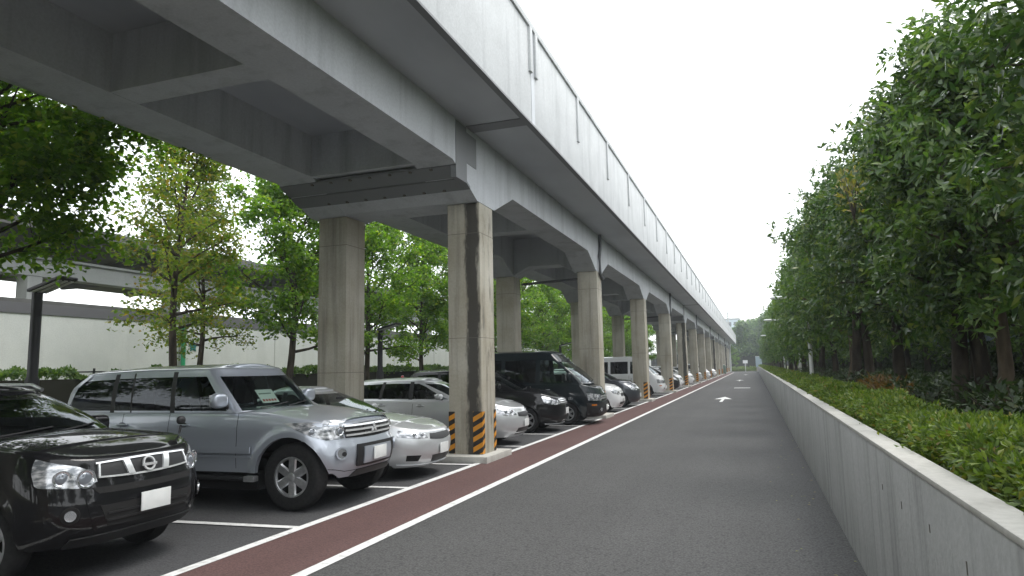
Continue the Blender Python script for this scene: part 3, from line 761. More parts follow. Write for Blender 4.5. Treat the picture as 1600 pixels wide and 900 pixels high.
    if 'mirror' in c:
        xm, zm, dm = c['mirror']
        for sg in (1, -1):
            ym = cW(zbelt) + .13
            m = blob((xm, sg * ym, zm), dm, 3.2); mi = put(m, 'wing_mirror', M[c.get('mirrorpaint', c['paint'])], smooth=60)
            m = MB(); m.tube([(xm - .0, sg * (ym - .1), zm - dm[2] * .3), (xm + .02, sg * (cW(zbelt) - .04), zm - dm[2] * .62)], .03, 8); put(m, 'mirror_arm', M['trim'], mi)
            m = MB(); m.box((xm - dm[0] / 2 - .001, sg * ym, zm), (.006, dm[1] * .8, dm[2] * .75)); put(m, 'mirror_glass', M['chrome'], mi, bevel=.002)
    if c['wiper'] and c['detail'] >= 2:
        for (ya, yb) in ((-.55, .05), (.0, .55)):
            m = MB(); pts = []
            for k in range(6):
                y = ya + (yb - ya) * k / 5; z = cz0(c['cowl']) + .05 + .05 * k / 5
                ph = math.asin(min(.99, abs(y) / cW(z)) ** 1.5); x = cxf(z) - c['wind'] + c['wind'] * math.cos(ph) ** (2 / 2.2); pts.append((x + .02, y, z))
            m.tube(pts, .009, 6); put(m, 'wiper', M['trim'])
    return root, D
def number_plate(D, y, z, off=.02, w=.33, h=.165):
    p = D['ring'].pt(D['F'](y, z)[0], z); m = MB(); m.box((p.x + off, y, z), (.012, w, h)); o = D['put'](m, 'number_plate', M['plate'], bevel=.003)
    m = MB()
    for s_ in (-1, 1): m.box((p.x + off + .007, y + s_ * w * .32, z + h * .36), (.006, .016, .016))
    return o
def headlight(D, bot, top, discs, mat='lens', nu=14, nv=5, off=.006):
    """clear lamp on both front corners: bowl, round reflectors with bulbs"""
    for sg in (1, -1):
        m = patch(D['ring'], [(q * sg, z) for q, z in bot], [(q * sg, z) for q, z in top], nu, nv, off)
        h = D['put'](m, 'headlight', M[mat], smooth=40)
        for (y, z, r_) in discs:
            q = D['F'](sg * y, z)[0]; p = D['ring'].pt(q, z); n = D['ring'].nrm(q, z) if sg > 0 else D['ring'].nrm(q, z)
            n = Vector((abs(n.x), n.y, n.z * .3)); n = (n * .6 + Vector((.4, 0, 0))).normalized()
            m = MB(); m.lathe([(r_, -.004), (r_ * 1.02, .012), (r_ * .86, .013), (r_ * .7, .004)], (0, 0, 0), 24); rot = Vector((0, 1, 0)).rotation_difference(n).to_matrix()
            m.v = [rot @ v + p + n * (off + .002) for v in m.v]; D['put'](m, 'reflector_ring', M['lens_rim'], h, smooth=50)
            m = blob((0, 0, 0), (r_ * 1.45, r_ * 1.45, .03), 2); rot = Vector((0, 0, 1)).rotation_difference(n).to_matrix()
            m.v = [rot @ v + p + n * (off + .001) for v in m.v]; D['put'](m, 'lamp_lens', M['bulb'], h, smooth=60)
def pp(D, bot, top, name, mat, off=.006, nu=10, nv=3, parent=None, both=False, smooth=40, skirt=.02):
    o = None
    for sg in ((1, -1) if both else (1,)):
        m = patch(D['ring'], [(q * sg, z) for q, z in bot], [(q * sg, z) for q, z in top], nu, nv, off, skirt=skirt)
        o = D['put'](m, name, M[mat], parent, smooth=smooth)
    return o

FX = -4.92          # line of the parked cars' noses
def face_disc(D, y, z, r_, name, mat, off=.01, parent=None, ring_w=None, depth=.01):
    """a round disc or ring facing out of the nose"""
    q = D['F'](y, z)[0]; p = D['ring'].pt(q, z); n = D['ring'].nrm(q, z)
    m = MB()
    if ring_w: m.lathe([(r_, 0), (r_, depth), (r_ - ring_w, depth), (r_ - ring_w, 0)], (0, 0, 0), 24)
    else: m.lathe([(r_, 0), (r_ * .96, depth), (0, depth)], (0, 0, 0), 24)
    rot = Vector((0, 1, 0)).rotation_difference(n).to_matrix(); m.v = [rot @ v + p + n * off for v in m.v]
    return D['put'](m, name, M[mat], parent, smooth=40)

# ---- silver four-wheel drive wagon
suv_spec = dict(L=4.90, paint='silver', xf=[(.3, -.16), (.42, -.07), (.52, -.03), (.68, 0), (.80, -.015), (.86, -.05), (1.0, -.075), (1.08, -.11), (1.2, -.2)],
    xr=[(.3, -4.8), (.6, -4.88), (1.2, -4.9)], W=[(.3, .83), (.5, .895), (.75, .912), (.85, .905), (1.0, .905), (1.2, .875), (1.3, .85)],
    zsh=[(0, 1.085), (-.2, 1.10), (-.6, 1.155), (-1.3, 1.235), (-1.8, 1.245), (-4.9, 1.25)], Lf=.66, nf=2.4, mf=3.4, rf=.075, crown=.05,
    crownx=[(0, .0), (-.3, .035), (-1.2, .05), (-1.6, .03), (-5, .03)], foh=.74, wb=2.78, arch=.505, flare=.035, flw=.085, wr=.425, rim=.25, tw=.25, wo=.012, sill=.47, fb=.40,
    cowl=-1.40, tail=-4.6, wind=.24, glass='glass', side='tint', spokes=6, sw=(.058, .052),
    seams=[(-1.56, .52, 1.22), (-2.70, .52, 1.22), (-3.52, .9, 1.22)], handles=[(-2.42, 1.07), (-3.50, 1.07)], handle='silver',
    mirror=(-1.78, 1.40, (.13, .26, .20)), cabcrown=.055,
    cab=dict(xf=[(1.2, -1.38), (1.5, -1.66), (1.76, -1.93), (1.9, -2.08)], xr=[(1.2, -4.88), (1.55, -4.80), (1.76, -4.55), (1.9, -4.4)], W=[(1.2, .865), (1.5, .825), (1.78, .75), (1.9, .70)],
             belt=[(0, 1.225), (-5, 1.235)], roof=[(-1.5, 1.755), (-2.1, 1.79), (-3.2, 1.785), (-4.5, 1.735), (-5, 1.7)], t0=.05, t1=.87, phA=1.14, rr=.08,
             side=[(-1.74, -2.26, 'front_window'), (-2.64, -2.70, 'black'), (-2.72, -2.78, 'window'), (-3.40, -3.45, 'black'), (-3.43, -3.48, 'window'), (-3.72, -3.74, 'black'), (-3.80, -3.82, 'window'), (-4.62, -4.42, 'frame'), (-4.72, -4.52, 'frame')]))
suv, D = make_car('parked_car', 'silver four-wheel drive wagon with six-spoke wheels, between the black and the low silver car', 'car', suv_spec, (FX - 2.45, 8.17, 0), R(1.5))
F, X_, RG = D['F'], D['X'], D['ring']
headlight(D, [F(.60, .895), F(.72, .88), (.93, .90), X_(-.33, 1.03)], [F(.585, 1.075), F(.72, 1.10), (.93, 1.12), X_(-.34, 1.125)], [(.65, .985, .06), (.735, .985, .05)])
gr = pp(D, [F(-.585, .895), F(0, .875), F(.585, .895)], [F(-.575, 1.06), F(0, 1.07), F(.575, 1.06)], 'grille', 'trim', .004, 16, 4)
for z in (.925, .985, 1.04): pp(D, [F(-.58, z - .012), F(0, z - .014), F(.58, z - .012)], [F(-.58, z + .012), F(0, z + .01), F(.58, z + .012)], 'grille_bar', 'chrome', .022, 14, 1, gr)
for y in (-.2, .2): pp(D, [F(y - .012, .89), F(y + .012, .89)], [F(y - .012, 1.06), F(y + .012, 1.06)], 'grille_bar', 'trim', .012, 1, 3, gr)
m = MB(); px_ = RG.pt(0, .985).x + .03          # emblem of three lozenges
for an in (90, 210, 330):
    a = R(an); d = Vector((math.cos(a), math.sin(a))); t = Vector((-d.y, d.x)); s_ = .052
    pts = [Vector((0, 0)), d * s_ * .5 + t * s_ * .30, d * s_, d * s_ * .5 - t * s_ * .30]
    m.prism([(p.x * 1.15, p.y * 1.15 + .98) for p in [q * 1.25 for q in pts]], 'x', px_, px_ + .012)
D['put'](m, 'emblem', M['chrome'], gr, smooth=None)
pp(D, [F(-.45, .53), F(0, .52), F(.45, .53)], [F(-.45, .80), F(0, .80), F(.45, .80)], 'bumper_guard', 'trim', .028, 14, 4)
pp(D, [F(-.34, .56), F(.34, .56)], [F(-.34, .76), F(.34, .76)], 'bumper_centre', 'silver', .045, 10, 4)
pp(D, [F(-.50, .40), F(.50, .40)], [F(-.40, .48), F(.40, .48)], 'skid_plate', 'trim', .012, 10, 2)
for sg in (1, -1):
    fg = face_disc(D, sg * .68, .71, .085, 'fog_lamp', 'silver', .004, ring_w=.022, depth=.02); face_disc(D, sg * .68, .71, .064, 'fog_lens', 'lens_rim', .004, fg)
    face_disc(D, sg * .655, .70, .03, 'fog_bulb', 'trim', .016, fg)
number_plate(D, 0, .665, .06)
pp(D, [X_(-1.32, .72), X_(-2.9, .70)], [X_(-1.32, .80), X_(-2.9, .80)], 'door_moulding', 'silver', .038, 12, 2, both=True)
pp(D, [X_(-1.32, .655), X_(-2.4, .655)], [X_(-1.32, .685), X_(-2.4, .685)], 'door_moulding', 'silver', .012, 8, 1, both=True)
pp(D, [F(0, .475), F(.6, .475), X_(-.24, .52)], [F(0, .482), F(.6, .482), X_(-.24, .528)], 'bumper_gap', 'dark', .001, 14, 1, both=True, skirt=.004)
for sg in (1, -1):
    m = MB(); m.mm(-2.9, -1.28, sg * .90 - .06, sg * .90 + .06, .37, .42); D['put'](m, 'side_step', M['trim'], bevel=.015)
    m = MB(); m.box((-1.30, sg * .93, .40), (.16, .10, .07)); D['put'](m, 'step_end', M['alloy'], bevel=.012)
# paper notice behind the windscreen
m = MB(); rt_ = Matrix.Rotation(R(-40), 3, 'Y'); o = Vector((-1.72, -.10, 1.42)); m.box(o, (.004, .36, .24), rt_); pn = D['put'](m, 'paper_notice', M['paper'], smooth=None)
m = MB()
for k in range(5): m.box(o + rt_ @ Vector((.004, -.13 + k * .062, -.075)), (.003, .04, .038), rt_)
D['put'](m, 'red_writing', M['red_ink'], pn, smooth=None)
m = MB(); m.box(o + rt_ @ Vector((.004, -.02, .045)), (.003, .26, .022), rt_); D['put'](m, 'grey_writing', M['grey_ink'], pn, smooth=None)

# ---- black sport utility car, nearest on the left
xt_spec = dict(L=4.63, paint='black_car', xf=[(.30, -.17), (.41, -.05), (.50, -.01), (.62, 0), (.74, -.02), (.84, -.05), (.96, -.085), (1.04, -.13), (1.14, -.26)],
    xr=[(.3, -4.55), (.8, -4.63), (1.2, -4.6)], W=[(.25, .84), (.45, .885), (.75, .895), (1.0, .875), (1.15, .83), (1.25, .80)],
    zsh=[(0, 1.05), (-.15, 1.075), (-.5, 1.13), (-1.1, 1.175), (-1.5, 1.18), (-4.6, 1.19)], Lf=.60, nf=2.3, mf=3.3, rf=.07, crown=.05,
    crownx=[(0, .0), (-.25, .03), (-1.1, .05), (-1.6, .03), (-5, .03)], foh=.90, wb=2.63, arch=.40, flare=.014, flw=.06, wr=.345, rim=.22, sill=.34, fb=.32,
    cowl=-1.22, tail=-4.3, wind=.28, side='glass', seams=[(-1.5, .45, 1.15), (-2.5, .45, 1.15)], handles=[(-2.3, 1.02)], mirror=(-1.78, 1.22, (.15, .24, .19)),
    cab=dict(xf=[(1.1, -1.10), (1.3, -1.44), (1.45, -1.78), (1.58, -2.14), (1.7, -2.5)], xr=[(1.1, -4.6), (1.6, -4.4), (1.8, -4.2)], W=[(1.1, .82), (1.35, .745), (1.58, .65), (1.7, .6)],
             belt=[(0, 1.15), (-5, 1.19)], roof=[(-1.8, 1.55), (-2.3, 1.585), (-3.2, 1.60), (-4.6, 1.53)], t0=.05, t1=.90, phA=1.18,
             side=[(-1.58, -2.50, 'front_window'), (-2.58, -2.66, 'black'), (-2.68, -2.76, 'window'), (-3.45, -3.38, 'black'), (-3.55, -3.48, 'window'), (-4.2, -4.0, 'frame'), (-4.4, -4.2, 'frame')]))
xt, D = make_car('parked_car', 'glossy black sport utility car cut off by the left edge, nearest of the row', 'car', xt_spec, (FX - 2.70, 4.86, 0), R(1.5))
F, X_, RG = D['F'], D['X'], D['ring']
headlight(D, [F(.50, 0.85), F(.62, 0.81), (.90, .84), X_(-.42, 0.95)], [F(.515, 0.935), F(.62, 0.99), (.88, 1.045), X_(-.44, 1.07)], [(.585, .885, .078), (.725, .90, .07)])
gr = pp(D, [F(-.49, 0.885), F(0, 0.865), F(.49, 0.885)], [F(-.46, 0.995), F(0, 1.005), F(.46, 0.995)], 'grille', 'trim', .006, 16, 4)
for z0, z1 in (((.876, .856), (.89, .872)), ((.988, .998), (1.0, 1.012))):
    pp(D, [F(-.49, z0[0]), F(0, z0[1]), F(.49, z0[0])], [F(-.49, z1[0]), F(0, z1[1]), F(.49, z1[0])], 'grille_frame', 'chrome', .018, 14, 1, gr)
for sg in (1, -1):
    pp(D, [F(sg * .49, 0.88), F(sg * .475, 0.88)], [F(sg * .47, 0.995), F(sg * .455, 0.995)], 'grille_frame', 'chrome', .018, 1, 2, gr)
    pp(D, [F(sg * .22, 0.872), F(sg * .155, 0.872)], [F(sg * .255, 0.995), F(sg * .19, 0.995)], 'grille_bar', 'chrome', .024, 2, 3, gr)
em = face_disc(D, 0, .935, .068, 'emblem', 'chrome', .02, gr, ring_w=.016, depth=.014)
px_ = RG.pt(0, .935).x; m = MB(); m.box((px_ + .034, 0, .935), (.012, .16, .024)); D['put'](m, 'emblem_bar', M['chrome'], gr, bevel=.003)
pp(D, [F(-.50, 0.75), F(0, 0.74), F(.50, 0.75)], [F(-.55, 0.805), F(0, 0.795), F(.55, 0.805)], 'lower_grille', 'dark', .003, 14, 2)
pp(D, [F(-.42, 0.47), F(0, 0.46), F(.42, 0.47)], [F(-.50, 0.65), F(0, 0.65), F(.50, 0.65)], 'air_intake', 'dark', .004, 14, 3)
for z in (.52, .58): pp(D, [F(-.44, z - .008), F(.44, z - .008)], [F(-.44, z + .008), F(.44, z + .008)], 'intake_bar', 'trim', .012, 12, 1)
pp(D, [F(-.66, 0.32), F(0, 0.32), F(.66, 0.32)], [F(-.66, 0.4), F(0, 0.41), F(.66, 0.4)], 'bumper_lip', 'trim', .012, 14, 2)
for sg in (1, -1):
    fg = face_disc(D, sg * .70, .60, .072, 'fog_lamp', 'dark', .002, depth=.008); face_disc(D, sg * .70, .60, .045, 'fog_lens', 'lens_rim', .01, fg, depth=.012)
    pp(D, [F(sg * .50, 0.45), F(sg * .53, 0.45)], [F(sg * .58, 0.75), F(sg * .61, 0.75)], 'bumper_crease', 'black_car', .012, 2, 5)
number_plate(D, .02, .62, .03)
for sg in (1, -1):
    m = MB(); m.tube([(-2.25, sg * .60, 1.61), (-2.4, sg * .60, 1.665), (-3.9, sg * .60, 1.675), (-4.1, sg * .60, 1.60)], .022, 8); D['put'](m, 'roof_rail', M['alloy'], smooth=50)
# round marker mirror standing on the near front wing
m = MB(); q = Vector((-.45, .76, 1.13)); m.tube([q, q + Vector((0, .02, .09))], .012, 8); mm_ = D['put'](m, 'wing_marker', M['trim'], smooth=50)
m = blob(q + Vector((0, .02, .14)), (.07, .10, .09), 2.4); D['put'](m, 'marker_head', M['trim'], mm_, smooth=60)

# ---- silver saloon
sed_spec = dict(L=4.70, paint='silver2', xf=[(.2, -.14), (.30, -.05), (.42, -.01), (.55, 0), (.65, -.03), (.72, -.07), (.80, -.16), (.86, -.34)],
    xr=[(.2, -4.6), (.7, -4.70), (1.1, -4.62)], W=[(.2, .82), (.4, .875), (.65, .895), (.85, .87), (1.0, .80)],
    zsh=[(0, .775), (-.15, .80), (-.5, .87), (-1.2, .965), (-1.6, .985), (-3.8, 1.02), (-4.7, 1.03)], Lf=.85, nf=2.2, mf=2.9, rf=.08,
    crownx=[(0, 0), (-.3, .03), (-1.2, .06), (-1.6, .04), (-5, .04)], foh=.95, wb=2.74, arch=.365, wr=.32, rim=.215, sill=.24, fb=.20, cowl=-1.28, tail=-3.7, wind=.32, side='glass',
    seams=[(-1.55, .3, .97), (-2.6, .3, .97)], handles=[(-2.4, .87)], mirror=(-1.85, 1.08, (.15, .21, .14)),
    cab=dict(xf=[(.95, -1.2), (1.15, -1.66), (1.36, -2.2), (1.5, -2.6)], xr=[(.95, -4.15), (1.15, -3.75), (1.38, -3.2), (1.5, -2.9)], W=[(.95, .80), (1.2, .70), (1.4, .58), (1.5, .52)],
             belt=[(0, .965), (-5, 1.0)], roof=[(-1.8, 1.34), (-2.3, 1.40), (-3.0, 1.405), (-3.6, 1.34)], t0=.06, t1=.92, phA=1.2,
             side=[(-1.66, -2.6, 'front_window'), (-2.66, -2.66, 'black'), (-2.74, -2.74, 'window'), (-3.45, -3.1, 'frame'), (-3.6, -3.2, 'frame')]))
sed, D = make_car('parked_car', 'low silver saloon with slim headlights, nose beside the first striped column', 'car', sed_spec, (FX - 2.42, 10.42, 0), R(2))
F, X_, RG = D['F'], D['X'], D['ring']
headlight(D, [F(.44, .655), F(.62, .655), (.93, .69), X_(-.42, .76)], [F(.46, .735), F(.62, .755), (.92, .80), X_(-.44, .80)], [(.53, .70, .034), (.64, .71, .034)])
pp(D, [F(-.40, .635), F(0, .60), F(.40, .635)], [F(-.34, .735), F(0, .755), F(.34, .735)], 'grille', 'trim', .004, 14, 3)
pp(D, [F(-.40, .735), F(0, .755), F(.40, .735)], [F(-.38, .75), F(0, .77), F(.38, .75)], 'grille_bar', 'chrome', .014, 12, 1)
pp(D, [F(-.3, .26), F(.3, .26)], [F(-.34, .37), F(.34, .37)], 'air_intake', 'trim', .003, 10, 2)
for sg in (1, -1): pp(D, [F(sg * .58, .30), F(sg * .72, .31)], [F(sg * .57, .39), F(sg * .74, .40)], 'fog_recess', 'dark', .003, 4, 2)
number_plate(D, 0, .46, .02)
pp(D, [F(0, .225), F(.6, .225), (.95, .23)], [F(0, .25), F(.6, .25), (.95, .255)], 'bumper_lip', 'silver2', .02, 12, 1, both=True)

# ---- pale silver estate behind the first column
wag_spec = dict(sed_spec, L=4.60, xf=[(.2, -.14), (.30, -.05), (.42, -.01), (.55, 0), (.68, -.03), (.78, -.09), (.88, -.2), (.95, -.36)], xr=[(.2, -4.5), (.8, -4.6), (1.1, -4.55)],
    W=[(.2, .80), (.45, .845), (.75, .86), (.95, .83), (1.1, .77)], zsh=[(0, .86), (-.2, .90), (-.6, .975), (-1.2, 1.04), (-1.6, 1.05), (-4.6, 1.09)], cowl=-1.18, tail=-4.2, side='tint', foh=.90, wb=2.70, seatz=.6,
    seams=[(-1.5, .3, 1.02), (-2.5, .3, 1.02), (-3.5, .5, 1.04)], handles=[(-2.3, .92), (-3.3, .94)], mirror=(-1.80, 1.13, (.15, .21, .14)),
    cab=dict(xf=[(1.0, -1.1), (1.2, -1.55), (1.42, -2.1), (1.55, -2.5)], xr=[(1.0, -4.58), (1.25, -4.42), (1.45, -4.15), (1.6, -4.0)], W=[(1.0, .78), (1.25, .70), (1.46, .59), (1.6, .5)],
             belt=[(0, 1.03), (-3, 1.055), (-5, 1.09)], roof=[(-1.8, 1.40), (-2.3, 1.465), (-3.0, 1.475), (-4.3, 1.43)], t0=.06, t1=.9, phA=1.2,
             side=[(-1.58, -2.46, 'front_window'), (-2.54, -2.56, 'black'), (-2.64, -2.66, 'window'), (-3.35, -3.3, 'black'), (-3.43, -3.38, 'window'), (-4.2, -3.95, 'frame'), (-4.35, -4.05, 'frame')]))
wg, D = make_car('parked_car', 'pale silver estate car whose middle hides behind the first striped column', 'car', wag_spec, (FX - 2.45, 15.05, 0), R(2))
F, X_, RG = D['F'], D['X'], D['ring']
headlight(D, [F(.42, .70), F(.60, .68), (.93, .72), X_(-.45, .82)], [F(.46, .80), F(.60, .85), (.92, .90), X_(-.47, .91)], [(.54, .76, .05), (.64, .77, .045)])
pp(D, [F(-.38, .66), F(0, .63), F(.38, .66)], [F(-.36, .74), F(0, .75), F(.36, .74)], 'grille', 'trim', .004, 14, 3)
pp(D, [F(-.45, .26), F(.45, .26)], [F(-.4, .40), F(.4, .40)], 'air_intake', 'trim', .003, 10, 2)
number_plate(D, 0, .50, .02)

# ---- black people carrier with a pale roof line
mv_spec = dict(wag_spec, L=4.78, paint='black_car', roofpaint='black_car', xf=[(.2, -.16), (.30, -.05), (.45, 0), (.62, 0), (.78, -.05), (.9, -.13), (1.0, -.28), (1.05, -.4)], xr=[(.2, -4.7), (1.2, -4.78)],
    W=[(.2, .83), (.5, .89), (.8, .895), (1.0, .87), (1.2, .80)], zsh=[(0, .94), (-.2, .985), (-.5, 1.05), (-1.0, 1.11), (-1.6, 1.13), (-4.8, 1.16)], cowl=-.95, tail=-4.4, foh=.92, wb=2.83, arch=.375, wr=.33,
    seams=[(-1.45, .3, 1.1), (-2.5, .3, 1.1)], handles=[(-2.3, 1.0)], mirror=(-1.68, 1.25, (.16, .23, .18)), seatz=.66,
    cab=dict(xf=[(1.05, -.85), (1.3, -1.36), (1.58, -1.98), (1.75, -2.4)], xr=[(1.05, -4.76), (1.5, -4.62), (1.75, -4.4)], W=[(1.05, .82), (1.35, .745), (1.62, .645), (1.75, .58)],
             belt=[(0, 1.095), (-5, 1.16)], roof=[(-1.6, 1.52), (-2.2, 1.63), (-3.0, 1.665), (-4.6, 1.63)], t0=.06, t1=.9, phA=1.2,
             side=[(-1.5, -2.4, 'front_window'), (-2.54, -2.56, 'black'), (-2.64, -2.66, 'window'), (-3.5, -3.48, 'black'), (-3.6, -3.58, 'window'), (-4.35, -4.2, 'frame'), (-4.55, -4.4, 'frame')]))
mv, D = make_car('parked_car', 'black people carrier with raked windscreen, beside the dark delivery van', 'car', mv_spec, (FX - 2.45, 18.35, 0), R(2))
F, X_, RG = D['F'], D['X'], D['ring']
headlight(D, [F(.42, .76), F(.60, .73), (.93, .80), X_(-.50, .93)], [F(.46, .85), F(.60, .90), (.92, .97), X_(-.52, .985)], [(.55, .81, .05), (.66, .83, .05)])
gr = pp(D, [F(-.42, .75), F(0, .72), F(.42, .75)], [F(-.42, .87), F(0, .89), F(.42, .87)], 'grille', 'trim', .004, 14, 3)
for z in (.775, .825, .87): pp(D, [F(-.41, z - .01), F(0, z - .01), F(.41, z - .01)], [F(-.41, z + .01), F(0, z + .012), F(.41, z + .01)], 'grille_bar', 'chrome', .014, 12, 1, gr)
pp(D, [F(-.5, .27), F(.5, .27)], [F(-.5, .44), F(.5, .44)], 'air_intake', 'dark', .003, 10, 2)
number_plate(D, 0, .56, .02)
pp(D, [F(0, .22), F(.6, .22), (.95, .23)], [F(0, .24), F(.6, .24), (.95, .25)], 'bumper_lip', 'chrome', .015, 12, 1, both=True)
for sg in (1, -1):
    m = blob((-4.68, sg * .72, 1.38), (.10, .14, .44), 3); D['put'](m, 'tail_lamp', M['red_lens'], smooth=50)

# ---- tall dark delivery van
van_spec = dict(L=5.2, paint='navy_car', xf=[(.25, -.15), (.34, -.03), (.5, 0), (.75, -.02), (.95, -.08), (1.1, -.17), (1.25, -.34)], xr=[(.25, -5.1), (1.2, -5.2)], W=[(.25, .86), (.5, .925), (.9, .94), (1.2, .935), (1.3, .93)],
    zsh=[(0, 1.10), (-.2, 1.17), (-.5, 1.24), (-1.0, 1.26), (-5.2, 1.26)], Lf=.42, nf=2.2, mf=3.2, rf=.05, crown=.03, foh=1.02, wb=2.9, arch=.40, wr=.34, rim=.2, sill=.30, fb=.24, cowl=-.42, tail=-5.0, wind=.26,
    glass='glass', side='tint', seams=[(-1.05, .4, 1.2), (-1.95, .4, 1.2), (-3.1, .4, 1.2)], handles=[(-1.78, 1.0)], mirror=(-.92, 1.45, (.13, .22, .26)), seatz=.95, seatx=-1.5, cabcrown=.05, wiper=True,
    cab=dict(xf=[(1.2, -.34), (1.5, -.62), (1.8, -.98), (2.05, -1.35)], xr=[(1.2, -5.19), (1.9, -5.0), (2.1, -4.9)], W=[(1.2, .925), (1.5, .89), (1.8, .83), (2.1, .75)], belt=[(0, 1.235), (-5.2, 1.235)],
             roof=[(-.6, 1.92), (-1.2, 2.08), (-2.0, 2.17), (-5.2, 2.15)], t0=.06, t1=.80, phA=1.2, Lr=.2, rr=.11,
             side=[(-.78, -1.34, 'front_window'), (-1.86, -1.86, 'frame'), (-2.0, -2.0, 'window'), (-3.0, -3.0, 'frame'), (-3.14, -3.14, 'window'), (-4.85, -4.75, 'frame'), (-4.95, -4.85, 'frame')]))
hv, D = make_car('delivery_van', 'tall dark blue-green van with black bumper jutting out before the second column', 'van', van_spec, (-4.42 - 2.6, 20.95, 0), R(2), group='vans parked under the viaduct')
def van_face(D, bumper):
    F, X_ = D['F'], D['X']
    headlight(D, [F(.50, .72), F(.70, .72), (.96, .74), X_(-.26, .78)], [F(.50, .90), F(.70, .92), (.96, .95), X_(-.28, .96)], [(.62, .82, .075)], nu=8)
    gr = pp(D, [F(-.49, .74), F(.49, .74)], [F(-.49, .88), F(.49, .88)], 'grille', 'trim', .005, 12, 2)
    for z in (.78, .84): pp(D, [F(-.49, z - .012), F(.49, z - .012)], [F(-.49, z + .012), F(.49, z + .012)], 'grille_bar', 'chrome', .014, 12, 1, gr)
    pp(D, [F(0, .26), F(.7, .26), (.97, .27), X_(-.40, .30)], [F(0, .66), F(.7, .66), (.97, .66), X_(-.42, .66)], 'bumper', bumper, .03, 16, 4, both=True)
    for sg in (1, -1): face_disc(D, sg * .62, .46, .06, 'fog_lamp', 'lens_rim', .034); pp(D, [F(sg * .80, .58), F(sg * .90, .58)], [F(sg * .80, .62), F(sg * .90, .62)], 'indicator', 'amber', .036, 2, 1)
    number_plate(D, 0, .50, .05)
van_face(D, 'trim')
m = MB(); RG = D['ring']                      # two white characters on the front door
def stroke(x0, z0, x1, z1, w_=.016):
    d = Vector((x1 - x0, z1 - z0)); n_ = Vector((-d.y, d.x)).normalized() * w_ / 2
    P = [(x0 + n_.x, z0 + n_.y), (x1 + n_.x, z1 + n_.y), (x1 - n_.x, z1 - n_.y), (x0 - n_.x, z0 - n_.y)]
    m.add([Vector((x, -(RG.side(x, z) + .004), z)) for x, z in P], [(0, 1, 2, 3)])
for cx in (-1.62, -1.84):
    for s_ in ((-.08, .09, .08, .09), (-.08, .0, .08, .0), (0, .09, 0, -.09), (-.07, -.08, .07, -.08), (-.07, .05, -.07, -.03), (.07, .05, .07, -.03), (-.04, .045, .04, .045)):
        stroke(cx + s_[0], .98 + s_[1], cx + s_[2], .98 + s_[3])
D['put'](m, 'door_lettering', M['sticker'], smooth=None)

# ---- farther cars
def small(paint, H=1.5, L=3.6, dark_side=True):
    k = H / 1.5
    return dict(L=L, detail=1, paint=paint, xf=[(.2, -.1), (.32, -.02), (.5, 0), (.7, -.04), (.85, -.12), (.95, -.25), (1.05, -.4)], xr=[(.2, -L + .08), (.8, -L), (1.2, -L + .05)], W=[(.2, .76), (.45, .81), (.8, .825), (1.0, .79), (1.15, .75)],
        zsh=[(0, .86 * k), (-.2, .93 * k), (-.5, 1.0 * k), (-.95, 1.05 * k), (-L, 1.07 * k)], Lf=.6, nf=2.3, mf=3.2, rf=.06, foh=.74, wb=L - 1.25, arch=.34, wr=.30, rim=.19, sill=.26, fb=.2, cowl=-.9, tail=-L + .35, wind=.3,
        side='tint' if dark_side else 'glass', seams=[(-1.3, .3, .98 * k), (-2.2, .3, .98 * k)], mirror=(-1.45, 1.13 * k, (.13, .19, .14)), seatz=.58, wiper=False,
        cab=dict(xf=[(.98 * k, -.82), (1.2 * k, -1.2), (1.42 * k, -1.66), (1.6 * k, -2.1)], xr=[(.98 * k, -L + .02), (1.3 * k, -L + .15), (1.6 * k, -L + .5)], W=[(.98 * k, .77), (1.2 * k, .70), (1.45 * k, .58), (1.6 * k, .5)],
                 belt=[(0, 1.035 * k), (-5, 1.06 * k)], roof=[(-1.4, 1.38 * k), (-1.9, 1.47 * k), (-2.6, 1.49 * k), (-L, 1.44 * k)], t0=.06, t1=.9, phA=1.2,
                 side=[(-1.24, -2.0, 'front_window'), (-2.16, -2.18, 'black'), (-2.26, -2.28, 'window'), (-L + .5, -L + .65, 'frame'), (-L + .38, -L + .55, 'frame')]))
def plain_face(D, gz=.66, lamp=.78):
    F, X_ = D['F'], D['X']
    headlight(D, [F(.40, lamp - .08), F(.58, lamp - .11), (.93, lamp - .04), X_(-.36, lamp + .05)], [F(.43, lamp + .01), F(.58, lamp + .05), (.92, lamp + .11), X_(-.40, lamp + .12)], [(.54, lamp - .03, .05)], nu=8, nv=3)
    pp(D, [F(-.36, gz - .05), F(.36, gz - .05)], [F(-.36, gz + .06), F(.36, gz + .06)], 'grille', 'trim', .004, 8, 2)
    pp(D, [F(-.5, .26), F(.5, .26)], [F(-.48, .40), F(.48, .40)], 'air_intake', 'trim', .003, 8, 2); number_plate(D, 0, .49, .02)
far = [('white_car', 1.52, 3.7, 26.15, -4.80, 'small white car, its nose just showing past the dark tall van'),
       ('grey_car', 1.62, 4.3, 29.85, -4.75, 'charcoal grey car parked just before the third column'),
       ('black_car', 1.55, 4.2, 47.6, -4.85, 'black car just beyond the fourth striped column'),
       ('white_car', 1.55, 3.7, 50.9, -4.9, 'small white car next beyond the lone black one of the far row'),
       ('white_car', 1.6, 4.0, 59.6, -4.85, 'white car just past the fifth striped column'),
       ('silver2', 1.5, 4.2, 69.6, -4.85, 'silver car just past the sixth striped column'),
       ('white_car', 1.75, 4.2, 82.0, -4.8, 'white upright car past the seventh column'),
       ('white_car', 1.6, 4.0, 95.5, -4.8, 'farthest white car of the row, with dark grille')]
for p_, H_, L_, y_, x_, lab in far:
    o, D = make_car('parked_car', lab, 'car', small(p_, H_, L_), (x_ - L_ / 2, y_, 0), R(2)); plain_face(D)
